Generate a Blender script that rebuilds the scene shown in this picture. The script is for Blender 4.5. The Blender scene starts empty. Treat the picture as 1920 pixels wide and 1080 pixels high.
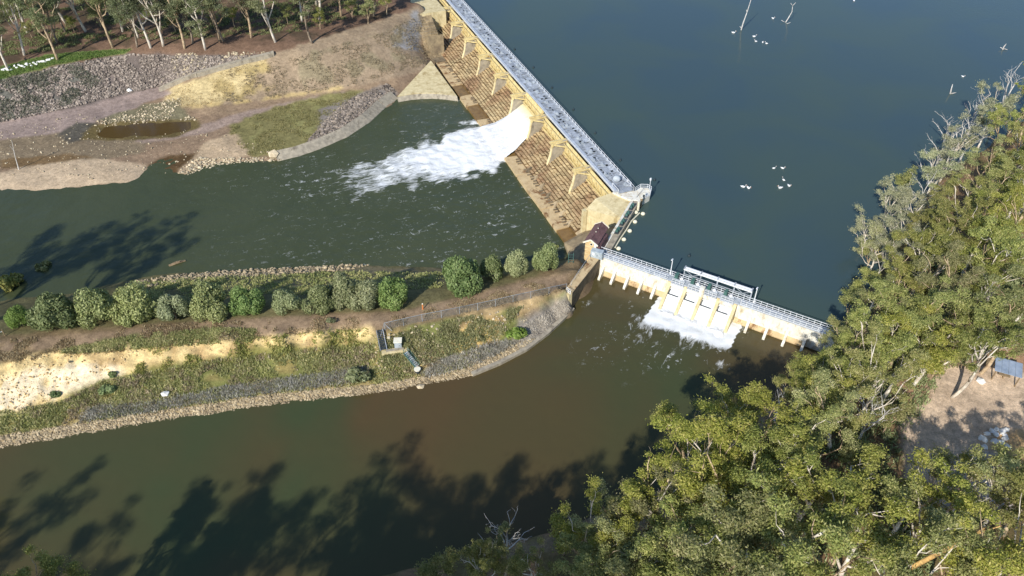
import bpy, math, random
import numpy as np
from mathutils import Vector

# ------------------------------------------------------------------ camera, sky, sun, exposure
sc = bpy.context.scene
FPX = 1450.0                       # focal length in pixels of a 1920 px wide frame
DEP = math.radians(40.5)           # camera looks down by this angle
CAMH = 100.0                       # metres above the reservoir level (z = 0)
cam_d = bpy.data.cameras.new('camera')
cam_d.sensor_width = 36.0
cam_d.lens = 36.0 * FPX / 1920.0
cam_d.clip_start = 1.0
cam_d.clip_end = 6000.0
cam = bpy.data.objects.new('camera', cam_d)
sc.collection.objects.link(cam)
cam.location = (0, 0, CAMH)
cam.rotation_euler = (math.pi / 2 - DEP, 0, 0)
sc.camera = cam

SUN_EL = math.radians(34.0)
SUN_AZ = math.radians(208.0)       # compass angle (from +Y clockwise) where the sun stands
w = bpy.data.worlds.new('World'); sc.world = w; w.use_nodes = True
wn = w.node_tree; wn.nodes.clear()
sky = wn.nodes.new('ShaderNodeTexSky'); sky.sky_type = 'NISHITA'; sky.sun_disc = False
sky.sun_elevation = SUN_EL; sky.sun_rotation = SUN_AZ
sky.air_density = 1.0; sky.dust_density = 0.3; sky.ozone_density = 3.5
bg = wn.nodes.new('ShaderNodeBackground'); bg.inputs['Strength'].default_value = 0.125
wo = wn.nodes.new('ShaderNodeOutputWorld')
wn.links.new(sky.outputs[0], bg.inputs[0]); wn.links.new(bg.outputs[0], wo.inputs[0])
sun_d = bpy.data.lights.new('sun', 'SUN'); sun_d.energy = 4.2; sun_d.angle = math.radians(0.6)
sun_d.color = (1.0, 0.95, 0.86)
sun = bpy.data.objects.new('sun', sun_d); sc.collection.objects.link(sun)
TO_SUN = Vector((math.sin(SUN_AZ) * math.cos(SUN_EL), math.cos(SUN_AZ) * math.cos(SUN_EL), math.sin(SUN_EL)))
sun.rotation_euler = TO_SUN.to_track_quat('Z', 'Y').to_euler()
sc.view_settings.view_transform = 'Standard'
sc.view_settings.look = 'None'
sc.view_settings.exposure = 0.27
sc.view_settings.gamma = 1.0
sc.view_settings.use_curve_mapping = False
sc.render.engine = 'CYCLES'
sc.cycles.max_bounces = 5
sc.cycles.diffuse_bounces = 2
sc.cycles.glossy_bounces = 2
sc.cycles.transmission_bounces = 2
sc.cycles.transparent_max_bounces = 6
sc.cycles.caustics_reflective = False
sc.cycles.caustics_refractive = False

# ------------------------------------------------------------------ helpers
COL = sc.collection
SD, CD = math.sin(DEP), math.cos(DEP)
def P(x, y, z=0.0):
    """survey: the ground point at height z that the photograph shows at pixel x, y"""
    a = (x - 960) / FPX; v = (540 - y) / FPX
    t = (CAMH - z) / (SD - v * CD)
    return np.array((a * t, (CD + v * SD) * t, z))
def Qn(X, Y, Z):
    h = CAMH - Z
    d = Y * CD + h * SD; u = Y * SD - h * CD
    d = np.maximum(d, 1.0)
    return 960 + FPX * X / d, 540 - FPX * u / d

def lin(c):
    c = c / 255.0
    return c / 12.92 if c <= 0.04045 else ((c + 0.055) / 1.055) ** 2.4
KA = 1.08
def S(r, g, b, k=1.0):
    return tuple(min(0.85, lin(v) * KA * k) for v in (r, g, b))

ORD = ['first', 'second', 'third', 'fourth', 'fifth', 'sixth', 'seventh', 'eighth', 'ninth', 'tenth', 'eleventh', 'twelfth', 'thirteenth', 'fourteenth', 'fifteenth', 'sixteenth', 'seventeenth', 'eighteenth', 'nineteenth', 'twentieth', 'twenty-first', 'twenty-second', 'twenty-third', 'twenty-fourth', 'twenty-fifth', 'twenty-sixth']
rng = np.random.default_rng(7)
random.seed(7)

def hash2(ix, iy, s):
    n = (ix.astype(np.int64) * 374761393 + iy.astype(np.int64) * 668265263 + s * 974711) & 0x7fffffff
    n = ((n ^ (n >> 13)) * 1274126177) & 0x7fffffff
    return ((n ^ (n >> 16)) & 0xffff) / 65535.0
def vnoise(x, y, s=0):
    x = np.asarray(x, float); y = np.asarray(y, float)
    ix = np.floor(x); iy = np.floor(y); fx = x - ix; fy = y - iy
    fx = fx * fx * (3 - 2 * fx); fy = fy * fy * (3 - 2 * fy)
    a = hash2(ix, iy, s); b = hash2(ix + 1, iy, s); c = hash2(ix, iy + 1, s); d = hash2(ix + 1, iy + 1, s)
    return (a * (1 - fx) + b * fx) * (1 - fy) + (c * (1 - fx) + d * fx) * fy
def fbm(x, y, s=0, o=4):
    r = 0; am = 0.5; t = 0
    for k in range(o):
        r = r + am * vnoise(x * 2 ** k, y * 2 ** k, s + k * 17); t += am; am *= 0.5
    return r / t

def inpoly(x, y, poly):
    x = np.asarray(x); y = np.asarray(y)
    r = np.zeros(x.shape, bool)
    n = len(poly); j = n - 1
    for i in range(n):
        xi, yi = poly[i]; xj, yj = poly[j]
        if yi != yj:
            c = ((yi > y) != (yj > y)) & (x < (xj - xi) * (y - yi) / (yj - yi) + xi)
            r ^= c
        j = i
    return r

ORG = {}
def link(o, parent=None):
    COL.objects.link(o)
    if parent is not None: o.parent = parent
    return o
def tag(o, label=None, cat=None, group=None, kind=None):
    if label: o['label'] = label
    if cat: o['category'] = cat
    if group: o['group'] = group
    if kind: o['kind'] = kind
    return o
def thing(name, loc, label, cat, group=None):
    o = bpy.data.objects.new(name, None)
    o.empty_display_size = 0.5
    o.location = [float(v) for v in loc]
    COL.objects.link(o)
    ORG[o.name] = np.array([float(v) for v in loc])
    return tag(o, label, cat, group)
def copy_tree(o, parent=None):
    c = o.copy(); COL.objects.link(c); c.parent = parent
    for ch in list(o.children): copy_tree(ch, c)
    return c

def mesh_np(name, V, F, mat=None, smooth=False):
    """V (n,3); F list of face-index arrays or one (m,k) array"""
    me = bpy.data.meshes.new(name)
    V = np.asarray(V, np.float32)
    me.vertices.add(len(V)); me.vertices.foreach_set('co', V.ravel())
    if isinstance(F, np.ndarray):
        m, k = F.shape
        lv = F.ravel().astype(np.int32); ls = np.arange(0, m * k, k, dtype=np.int32)
    else:
        lv = np.array([i for f in F for i in f], np.int32)
        ln = np.array([len(f) for f in F], np.int32); ls = np.concatenate(([0], np.cumsum(ln)[:-1])).astype(np.int32)
        m = len(F)
    me.loops.add(len(lv)); me.loops.foreach_set('vertex_index', lv)
    me.polygons.add(m); me.polygons.foreach_set('loop_start', ls)
    me.update(calc_edges=True)
    me.polygons.foreach_set('use_smooth', np.full(m, bool(smooth)))
    if mat: me.materials.append(mat)
    me.validate()
    return me

class MB:
    def __init__(s): s.v = []; s.f = []
    def add(s, vs, fs):
        b = len(s.v); s.v += [tuple(float(c) for c in p) for p in vs]; s.f += [tuple(i + b for i in f) for f in fs]
        return s
    def hexa(s, p):   # 8 points: bottom 4 ccw, top 4 ccw
        return s.add(p, [(3, 2, 1, 0), (4, 5, 6, 7), (0, 1, 5, 4), (1, 2, 6, 5), (2, 3, 7, 6), (3, 0, 4, 7)])
    def box(s, c, dx, dy, dz, e=(1, 0), taper=0.0):
        ex = np.array((e[0], e[1], 0.0)); ex /= np.linalg.norm(ex); ey = np.array((-ex[1], ex[0], 0))
        c = np.array(c, float); z = np.array((0, 0, 1.0)); P8 = []
        for k, t in ((-1, 1.0), (1, 1.0 - taper)):
            for a, b in ((-1, -1), (1, -1), (1, 1), (-1, 1)):
                P8.append(c + ex * a * dx / 2 * t + ey * b * dy / 2 * t + z * k * dz / 2)
        return s.hexa(P8)
    def beam(s, p, q, wd, ht, up=(0, 0, 1)):
        p = np.array(p, float); q = np.array(q, float); d = q - p; d /= np.linalg.norm(d)
        up = np.array(up, float)
        r = np.cross(d, up)
        if np.linalg.norm(r) < 1e-4: r = np.cross(d, (0, 1, 0))
        r /= np.linalg.norm(r); u = np.cross(r, d)
        P8 = []
        for b in (p, q):
            for a, c in ((-1, -1), (1, -1), (1, 1), (-1, 1)):
                P8.append(b + r * a * wd / 2 + u * c * ht / 2)
        return s.add(P8, [(0, 1, 2, 3), (7, 6, 5, 4), (1, 0, 4, 5), (2, 1, 5, 6), (3, 2, 6, 7), (0, 3, 7, 4)])
    def tube(s, pts, rad, n=6):
        pts = [np.array(p, float) for p in pts]
        if not hasattr(rad, '__len__'): rad = [rad] * len(pts)
        rings = []
        for i, p in enumerate(pts):
            d = pts[min(i + 1, len(pts) - 1)] - pts[max(i - 1, 0)]
            d = d / (np.linalg.norm(d) + 1e-9)
            a = np.cross(d, (0, 0, 1) if abs(d[2]) < 0.9 else (1, 0, 0)); a /= np.linalg.norm(a); b = np.cross(d, a)
            rings.append([p + (a * math.cos(2 * math.pi * k / n) + b * math.sin(2 * math.pi * k / n)) * rad[i] for k in range(n)])
        fs = []
        for i in range(len(pts) - 1):
            for k in range(n):
                k2 = (k + 1) % n
                fs.append((i * n + k, i * n + k2, (i + 1) * n + k2, (i + 1) * n + k))
        fs.append(tuple(range(n))[::-1]); fs.append(tuple((len(pts) - 1) * n + k for k in range(n)))
        return s.add([v for r in rings for v in r], fs)
    def prism(s, poly, z0, z1):
        n = len(poly)
        ar = sum(poly[i][0] * poly[(i + 1) % n][1] - poly[(i + 1) % n][0] * poly[i][1] for i in range(n))
        if ar < 0: poly = poly[::-1]
        zz0 = z0 if hasattr(z0, '__len__') else [z0] * n
        zz1 = z1 if hasattr(z1, '__len__') else [z1] * n
        vs = [(p[0], p[1], zz0[i]) for i, p in enumerate(poly)] + [(p[0], p[1], zz1[i]) for i, p in enumerate(poly)]
        fs = [tuple(range(n))[::-1], tuple(range(n, 2 * n))]
        for i in range(n):
            j = (i + 1) % n; fs.append((i, j, j + n, i + n))
        return s.add(vs, fs)
    def ball(s, c, rx, ry, rz, seg=8, rings=5):
        c = np.array(c, float); vs = [c + (0, 0, -rz)]
        for i in range(1, rings):
            t = -math.pi / 2 + math.pi * i / rings
            for k in range(seg):
                a = 2 * math.pi * k / seg
                vs.append(c + (rx * math.cos(t) * math.cos(a), ry * math.cos(t) * math.sin(a), rz * math.sin(t)))
        vs.append(c + (0, 0, rz)); fs = []
        for k in range(seg): fs.append((0, 1 + (k + 1) % seg, 1 + k))
        for i in range(rings - 2):
            for k in range(seg):
                a = 1 + i * seg + k; b = 1 + i * seg + (k + 1) % seg
                fs.append((a, b, b + seg, a + seg))
        L = len(vs) - 1; o = 1 + (rings - 2) * seg
        for k in range(seg): fs.append((o + k, o + (k + 1) % seg, L))
        return s.add(vs, fs)
    def build(s, name, mat, parent=None, smooth=False, kind=None):
        V = np.array(s.v, float)
        root = parent
        while root is not None and root.parent is not None: root = root.parent
        if root is not None: V = V - ORG[root.name]
        me = mesh_np(name, V, s.f, mat, smooth)
        o = bpy.data.objects.new(name, me)
        link(o, parent)
        if root is None: ORG[o.name] = np.zeros(3)
        if kind: o['kind'] = kind
        return o

# ------------------------------------------------------------------ materials
def newmat(name):
    m = bpy.data.materials.new(name); m.use_nodes = True
    nt = m.node_tree; nt.nodes.clear()
    out = nt.nodes.new('ShaderNodeOutputMaterial'); b = nt.nodes.new('ShaderNodeBsdfPrincipled')
    nt.links.new(b.outputs[0], out.inputs[0])
    return m, nt, b, out
def nnoise(nt, scale, detail=5, rough=0.6, vec=None, dist=0.0):
    n = nt.nodes.new('ShaderNodeTexNoise'); n.inputs['Scale'].default_value = scale
    n.inputs['Detail'].default_value = detail; n.inputs['Roughness'].default_value = rough
    n.inputs['Distortion'].default_value = dist
    if vec is not None: nt.links.new(vec, n.inputs['Vector'])
    return n
def nramp(nt, fac, stops):
    r = nt.nodes.new('ShaderNodeValToRGB'); nt.links.new(fac, r.inputs[0])
    e = r.color_ramp.elements
    while len(e) < len(stops): e.new(0.5)
    for i, (p, c) in enumerate(stops):
        e[i].position = p; e[i].color = (*c, 1) if len(c) == 3 else c
    return r
def nmap(nt, v, a, b, c, d):
    n = nt.nodes.new('ShaderNodeMapRange'); nt.links.new(v, n.inputs[0])
    for i, x in enumerate((a, b, c, d)): n.inputs[i + 1].default_value = x
    return n
def nmix(nt, fac, a, b, mode='MIX'):
    n = nt.nodes.new('ShaderNodeMix'); n.data_type = 'RGBA'; n.blend_type = mode
    for sock, v in ((0, fac), (6, a), (7, b)):
        if hasattr(v, 'is_linked') or hasattr(v, 'links'): nt.links.new(v, n.inputs[sock])
        elif sock == 0: n.inputs[0].default_value = v
        else: n.inputs[sock].default_value = (*v, 1)
    return n.outputs[2]
def nmath(nt, op, a, b=None):
    n = nt.nodes.new('ShaderNodeMath'); n.operation = op
    for i, v in enumerate((a, b)):
        if v is None: continue
        if hasattr(v, 'links'): nt.links.new(v, n.inputs[i])
        else: n.inputs[i].default_value = v
    return n.outputs[0]
def geo_pos(nt):
    return nt.nodes.new('ShaderNodeNewGeometry').outputs['Position']
def nbump(nt, b, h, strength, dist=0.1):
    n = nt.nodes.new('ShaderNodeBump'); n.inputs['Strength'].default_value = strength; n.inputs['Distance'].default_value = dist
    nt.links.new(h, n.inputs['Height']); nt.links.new(n.outputs[0], b.inputs['Normal'])
def mat(name, c1, c2, scale=1.0, rough=0.85, spec=0.25, metal=0.0, bump=0.3, lo=0.35, hi=0.65, stain=None, sscale=0.4, slo=0.55, shi=0.7, piece=0.0):
    m, nt, b, out = newmat(name)
    p = geo_pos(nt)
    n = nnoise(nt, scale, 7, 0.65, p)
    col = nramp(nt, n.outputs[0], [(lo, c1), (hi, c2)]).outputs[0]
    if stain is not None:
        mp = nt.nodes.new('ShaderNodeMapping'); mp.inputs['Scale'].default_value = (1, 1, 0.35)
        nt.links.new(p, mp.inputs[0])
        s = nnoise(nt, sscale, 6, 0.7, mp.outputs[0], 0.4)
        f = nmap(nt, s.outputs[0], slo, shi, 0, 1)
        col = nmix(nt, f.outputs[0], col, stain)
    if piece > 0:
        g = nt.nodes.new('ShaderNodeNewGeometry')
        oi = nt.nodes.new('ShaderNodeObjectInfo')
        r = nmath(nt, 'FRACT', nmath(nt, 'ADD', g.outputs['Random Per Island'], oi.outputs['Random']))
        k = nmap(nt, r, 0, 1, 1 - piece, 1 + piece)
        hv = nt.nodes.new('ShaderNodeHueSaturation'); nt.links.new(k.outputs[0], hv.inputs['Value']); nt.links.new(col, hv.inputs['Color'])
        col = hv.outputs[0]
    nt.links.new(col, b.inputs['Base Color'])
    b.inputs['Roughness'].default_value = rough; b.inputs['Metallic'].default_value = metal
    b.inputs['Specular IOR Level'].default_value = spec
    if bump > 0:
        n2 = nnoise(nt, scale * 5, 5, 0.7, p); nbump(nt, b, n2.outputs[0], bump, 0.15)
    return m
def leafmat(name, cols, trans=0.25, lowscale=0.35):
    m, nt, b, out = newmat(name)
    g = nt.nodes.new('ShaderNodeNewGeometry'); oi = nt.nodes.new('ShaderNodeObjectInfo')
    n = nnoise(nt, lowscale, 3, 0.6, g.outputs['Position'])
    f = nmath(nt, 'ADD', nmath(nt, 'MULTIPLY', g.outputs['Random Per Island'], 0.45), nmath(nt, 'MULTIPLY', n.outputs[0], 0.55))
    col = nramp(nt, f, [(0.22 + 0.56 * i / (len(cols) - 1), c) for i, c in enumerate(cols)]).outputs[0]
    hv = nt.nodes.new('ShaderNodeHueSaturation'); nt.links.new(col, hv.inputs['Color'])
    nt.links.new(nmap(nt, oi.outputs['Random'], 0, 1, 0.486, 0.512).outputs[0], hv.inputs['Hue'])
    nt.links.new(nmap(nt, nmath(nt, 'FRACT', nmath(nt, 'MULTIPLY', oi.outputs['Random'], 7.31)), 0, 1, 0.8, 1.22).outputs[0], hv.inputs['Value'])
    nt.links.new(nmap(nt, nmath(nt, 'FRACT', nmath(nt, 'MULTIPLY', oi.outputs['Random'], 3.77)), 0, 1, 0.70, 0.98).outputs[0], hv.inputs['Saturation'])
    nt.links.new(hv.outputs[0], b.inputs['Base Color'])
    b.inputs['Roughness'].default_value = 0.6; b.inputs['Specular IOR Level'].default_value = 0.25
    t = nt.nodes.new('ShaderNodeBsdfTranslucent'); nt.links.new(hv.outputs[0], t.inputs[0])
    mx = nt.nodes.new('ShaderNodeMixShader'); mx.inputs[0].default_value = trans
    nt.links.new(b.outputs[0], mx.inputs[1]); nt.links.new(t.outputs[0], mx.inputs[2]); nt.links.new(mx.outputs[0], out.inputs[0])
    return m

MT = {}
MT['concrete_cream'] = mat('concrete_cream', S(192, 176, 134), S(216, 202, 162), 0.8, stain=S(150, 128, 84), sscale=0.5, slo=0.52, shi=0.72)
MT['concrete_white'] = mat('concrete_white', S(214, 206, 190), S(238, 232, 220), 0.6, stain=S(170, 152, 112), sscale=1.3, slo=0.5, shi=0.72)
MT['concrete_grey'] = mat('concrete_grey', S(140, 132, 118), S(176, 166, 146), 0.9, stain=S(98, 90, 78), sscale=0.5)
MT['concrete_dark'] = mat('concrete_dark', S(104, 92, 74), S(140, 126, 104), 0.9, stain=S(66, 60, 50), sscale=0.5)
MT['concrete_wet'] = mat('concrete_wet', S(112, 86, 50), S(140, 112, 68), 0.7, rough=0.35, spec=0.5, stain=S(84, 70, 40))
MT['apron'] = mat('apron', S(184, 160, 122), S(206, 184, 144), 0.6, stain=S(128, 96, 66), sscale=0.3, slo=0.54, shi=0.62)
MT['granite'] = mat('granite', S(180, 157, 116), S(213, 191, 146), 0.45, stain=S(154, 118, 90), sscale=0.12, slo=0.46, shi=0.66, piece=0.22, bump=0.5)
MT['granite_shade_stain'] = mat('granite_shade_stain', S(84, 68, 48), S(112, 90, 64), 0.5, stain=S(64, 52, 40), sscale=0.3, piece=0.35, bump=0.4)  # dark riser stone: shade between steps and water stain in one colour
MT['granite_grey'] = mat('granite_grey', S(126, 112, 92), S(172, 154, 122), 0.5, stain=S(88, 76, 62), sscale=0.3, piece=0.35, bump=0.5)
MT['gate_yellow'] = mat('gate_yellow', S(196, 176, 122), S(218, 200, 148), 0.9, rough=0.6, stain=S(160, 122, 60), sscale=0.7, slo=0.56)
MT['steel_pale'] = mat('steel_pale', S(140, 146, 154), S(172, 178, 186), 1.2, rough=0.45, spec=0.5, stain=S(128, 136, 144), bump=0.1, piece=0.32)
MT['steel_grey'] = mat('steel_grey', S(150, 158, 164), S(182, 188, 194), 1.0, rough=0.5, spec=0.5, stain=S(112, 120, 126), bump=0.1, piece=0.15)
MT['steel_dark'] = mat('steel_dark', S(44, 52, 58), S(66, 74, 80), 1.0, rough=0.5, bump=0.1)
MT['rail_white'] = mat('rail_white', S(214, 220, 226), S(236, 240, 244), 1.0, rough=0.4, spec=0.5, bump=0)
MT['teal_metal'] = mat('teal_metal', S(52, 86, 82), S(84, 116, 108), 1.5, rough=0.5, bump=0.1)
MT['brick'] = mat('brick', S(204, 176, 128), S(222, 196, 150), 2.0, stain=S(172, 128, 80), sscale=1.0, piece=0.12)
MT['trim_white'] = mat('trim_white', S(226, 214, 190), S(240, 232, 214), 2.0, bump=0.1)
MT['roof'] = mat('roof', S(92, 66, 66), S(122, 92, 90), 1.3, rough=0.6, stain=S(78, 60, 62), bump=0.15, piece=0.08)
MT['cabinet_grey'] = mat('cabinet_grey', S(150, 162, 170), S(176, 186, 192), 1.5, rough=0.45, spec=0.5, bump=0.1)
MT['window_dark'] = mat('window_dark', S(30, 30, 34), S(46, 46, 50), 2, rough=0.2, spec=0.6, bump=0)
MT['bark_white'] = mat('bark_white', S(196, 184, 166), S(228, 220, 206), 1.2, stain=S(136, 118, 98), sscale=1.0, slo=0.5, shi=0.72)
MT['bark_tan'] = mat('bark_tan', S(164, 140, 112), S(204, 184, 152), 1.2, stain=S(96, 78, 62), sscale=0.9, slo=0.5, shi=0.7)
MT['bark_grey'] = mat('bark_grey', S(112, 98, 84), S(158, 144, 126), 1.2, stain=S(70, 60, 52), sscale=0.9, slo=0.5, shi=0.7)
MT['deadwood'] = mat('deadwood', S(176, 172, 166), S(216, 212, 206), 1.2, stain=S(128, 120, 112))
MT['timber'] = mat('timber', S(120, 102, 80), S(160, 140, 112), 2.0, stain=S(84, 70, 54))
MT['rock'] = mat('rock', S(112, 102, 94), S(150, 138, 124), 0.8, stain=S(84, 76, 72), piece=0.45, bump=0.4)
MT['rock_dark'] = mat('rock_dark', S(124, 113, 104), S(158, 146, 134), 0.8, stain=S(102, 92, 86), piece=0.5, bump=0.4)
MT['rock_pale'] = mat('rock_pale', S(170, 154, 126), S(204, 190, 162), 0.8, stain=S(124, 108, 86), piece=0.35, bump=0.4)
MT['clay'] = mat('clay', S(196, 166, 116), S(226, 202, 156), 0.8, stain=S(164, 128, 84), piece=0.3, bump=0.4)
MT['rock_tan'] = mat('rock_tan', S(148, 132, 106), S(182, 166, 136), 0.8, stain=S(112, 98, 78), piece=0.4, bump=0.4)
MT['rock_light'] = mat('rock_light', S(136, 128, 116), S(164, 156, 142), 0.8, stain=S(112, 104, 94), piece=0.25, bump=0.3)
MT['rock_white'] = mat('rock_white', S(222, 220, 210), S(240, 238, 232), 1.0, piece=0.1)
MT['bird_white'] = mat('bird_white', S(232, 234, 234), S(242, 242, 240), 4.0, rough=0.7, bump=0.1)
MT['bird_beak'] = mat('bird_beak', S(206, 156, 112), S(222, 176, 130), 4.0, bump=0)
MT['float_cream'] = mat('float_cream', S(214, 206, 178), S(232, 226, 204), 2.0, rough=0.6, bump=0.1)
MT['buoy_dark'] = mat('buoy_dark', S(40, 52, 56), S(56, 66, 70), 2.0, rough=0.5, bump=0)
MT['blue_roof'] = mat('blue_roof', S(122, 138, 160), S(150, 164, 184), 0.7, rough=0.5, spec=0.4, bump=0.1)
MT['orange'] = mat('orange', S(206, 120, 60), S(222, 140, 80), 2.0, bump=0)
MT['leaf_gum'] = leafmat('leaf_gum', [S(98, 108, 42), S(134, 140, 56), S(164, 164, 78), S(188, 178, 104)], 0.34)
MT['leaf_gum_grey'] = leafmat('leaf_gum_grey', [S(103, 110, 69), S(146, 150, 101), S(180, 180, 131), S(195, 190, 148)])
MT['leaf_wood'] = leafmat('leaf_wood', [S(77, 88, 51), S(108, 118, 71), S(136, 142, 90), S(151, 153, 103)])
MT['leaf_bright'] = leafmat('leaf_bright', [S(80, 104, 40), S(106, 130, 54), S(130, 150, 72), S(150, 164, 92)])
MT['leaf_olive'] = leafmat('leaf_olive', [S(89, 104, 56), S(123, 134, 78), S(152, 159, 102), S(172, 176, 123)])
MT['leaf_greygreen'] = leafmat('leaf_greygreen', [S(102, 116, 64), S(138, 149, 87), S(169, 176, 114), S(190, 195, 134)])
MT['grass'] = leafmat('grass', [S(118, 126, 64), S(148, 152, 82), S(172, 168, 102), S(198, 184, 128)], 0.3, 0.2)
MT['dry_grass'] = leafmat('dry_grass', [S(140, 124, 84), S(170, 150, 104), S(196, 176, 124), S(212, 198, 152)], 0.3, 0.2)
MT['straw'] = leafmat('straw', [S(124, 110, 88), S(148, 132, 106), S(168, 152, 124), S(184, 170, 142)], 0.3, 0.2)
MT['straw_green'] = leafmat('straw_green', [S(112, 110, 70), S(136, 132, 84), S(156, 148, 100), S(176, 166, 120)], 0.3, 0.2)
MT['scrub_dull'] = leafmat('scrub_dull', [S(104, 104, 88), S(130, 130, 110), S(152, 150, 130), S(170, 168, 150)], 0.2, 0.3)
MT['grey_shrub'] = leafmat('grey_shrub', [S(136, 132, 118), S(164, 160, 144), S(188, 184, 168), S(206, 202, 188)], 0.2, 0.3)
MT['green_bright'] = leafmat('green_bright', [S(98, 124, 52), S(122, 146, 64), S(142, 160, 80), S(160, 170, 100)], 0.3, 0.2)

# ------------------------------------------------------------------ frames of the two dams
RIV, CAN = -8.0, -3.0                       # water levels below the reservoir
U2 = np.array((-0.3596, 0.9331)); W2 = np.array((-0.9331, -0.3596)); O2 = np.array((23.2, 149.6))
def D(u, wv, z): p = O2 + U2 * u + W2 * wv; return np.array((p[0], p[1], z))
E2 = np.array((0.861, -0.508)); G2 = np.array((-0.508, -0.861)); R2 = np.array((18.7, 125.5))
def R(e, g, z): p = R2 + E2 * e + G2 * g; return np.array((p[0], p[1], z))
K2 = np.array((0.416, 0.909)); N2 = np.array((0.909, -0.416))     # along / to the right of the guide wall
def K(k, n, z): p = R2 + K2 * k + N2 * n; return np.array((p[0], p[1], z))

# ------------------------------------------------------------------ terrain
ctrl = []
def contour(z, pts, step=6.0, world=False, off=(0, 0), zz=None):
    W = [np.array(p, float) if world else P(p[0], p[1], z)[:2] for p in pts]
    W = [q + np.array(off) for q in W]
    for i in range(len(W) - 1):
        L = np.linalg.norm(W[i + 1] - W[i]); n = max(1, int(L / step))
        for k in range(n):
            q = W[i] + (W[i + 1] - W[i]) * k / n; ctrl.append((q[0], q[1], z if zz is None else zz))
    ctrl.append((W[-1][0], W[-1][1], z if zz is None else zz))
def pts(z, L):
    for x, y in L:
        q = P(x, y, z); ctrl.append((q[0], q[1], z))
CANAL_N = [(-420, 905), (-260, 880), (0, 835), (250, 795), (500, 755), (730, 730), (880, 703), (935, 682), (985, 656), (1025, 626), (1055, 598), (1073, 580)]
contour(-3.0, CANAL_N, 3.5)
contour(-3.0, CANAL_N, zz=-4.8, off=(2.5, -4.0))
contour(-2.3, [(-260, 855), (0, 815), (250, 774), (500, 737), (730, 714), (870, 688), (925, 667), (972, 642), (1010, 614), (1042, 588), (1064, 568)], 3.5)
contour(-1.5, [(-260, 800), (0, 778), (200, 738), (400, 712), (600, 694), (700, 684), (820, 668), (930, 642)])
contour(-0.6, [(-260, 792), (0, 768), (100, 748), (180, 716), (300, 690), (420, 672), (560, 652), (690, 642)])
contour(1.9, [(-260, 700), (0, 690), (60, 668), (150, 654), (300, 648), (420, 640), (520, 632), (690, 617)])
contour(1.6, [(725, 616), (830, 597), (950, 570), (1064, 545)])
contour(-0.4, [(720, 662), (800, 655), (880, 640), (945, 622), (985, 603), (1018, 584), (1042, 569), (1060, 558)], 3.5)
contour(2.0, [(-260, 655), (0, 640), (100, 622), (250, 607), (400, 602), (600, 592), (740, 583), (870, 560), (1000, 527), (1080, 507)])
RIV_S = [(-420, 640), (-260, 610), (0, 566), (150, 548), (230, 527), (330, 513), (420, 508), (520, 505), (640, 499), (740, 500), (830, 503), (900, 500), (1060, 482), (1080, 474)]
contour(2.0, [(-260, 655), (0, 640), (100, 622), (250, 607), (400, 602), (600, 592), (740, 583), (870, 560), (1000, 527), (1070, 507)], zz=1.4, off=(0, 4.0))
contour(-8.0, RIV_S)
contour(-8.0, RIV_S, zz=-9.6, off=(0, 5))
contour(-11.0, [(-260, 450), (0, 430), (300, 420), (600, 380), (900, 420), (1000, 430)], 12)
contour(-11.0, [(780, 240), (900, 300), (960, 380)], 12)
RIV_N = [(-400, 372), (-200, 362), (0, 357), (60, 356), (150, 350), (240, 342), (275, 325), (285, 310), (310, 300), (362, 294), (335, 318), (345, 327), (380, 312), (420, 305), (510, 300), (530, 298), (600, 275), (680, 235), (745, 185)]
contour(-8.0, RIV_N, 4)
contour(-8.0, [(-400, 372), (0, 357), (240, 342), (420, 305), (530, 298), (600, 275), (680, 235), (745, 185)], zz=-9.8, off=(2, -5))
contour(-7.2, [(-300, 300), (0, 300), (150, 296), (250, 282), (400, 270), (500, 258), (590, 235), (670, 205), (728, 168)])
contour(-6.7, [(-300, 270), (0, 255), (120, 228), (180, 222)])
contour(-6.8, [(400, 225), (470, 205), (560, 190), (660, 172)])
pts(-8.0, [(215, 243), (245, 245), (280, 243), (315, 239), (340, 235)])
pts(-7.25, [(180, 246), (250, 258), (330, 252), (365, 236), (300, 229), (230, 232)])
contour(-6.0, [(-300, 262), (-120, 244), (0, 228), (130, 200), (230, 175), (300, 162)])
contour(-5.9, [(330, 200), (420, 190), (520, 180), (640, 165), (740, 148), (800, 122)])
contour(2.2, [(-300, 190), (-120, 162), (0, 143), (60, 129), (160, 107), (240, 97), (330, 96), (430, 98), (515, 100), (560, 100), (640, 82), (720, 56), (795, 16)])
contour(3.0, [(-300, 130), (0, 105), (200, 70), (400, 65), (600, 50), (760, -10)])
contour(4.0, [(-400, 0), (0, -40), (300, -40), (600, -40), (770, -60)], 12)
contour(2.5, [(-31, 262), (-33, 280), (-42, 320), (-66, 400)], 10, world=True)
contour(0.0, [(-24, 285), (-34, 320), (-55, 400), (-300, 1500)], 14, world=True)
contour(-4.5, [(-16, 285), (-18, 320), (-35, 400), (-270, 1500)], 14, world=True)
contour(-10.0, [tuple(D(u, 4, 0)[:2]) for u in (-2, 40, 80, 128)], 8, world=True)
contour(-10.5, [tuple(D(u, 11, 0)[:2]) for u in (-4, 40, 96)], 8, world=True)
contour(-8.5, [tuple(D(u, 12, 0)[:2]) for u in (100, 106)], 8, world=True)
contour(-5.0, [tuple(D(u, -6, 0)[:2]) for u in (0, 40, 80, 128)], 8, world=True)
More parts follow.
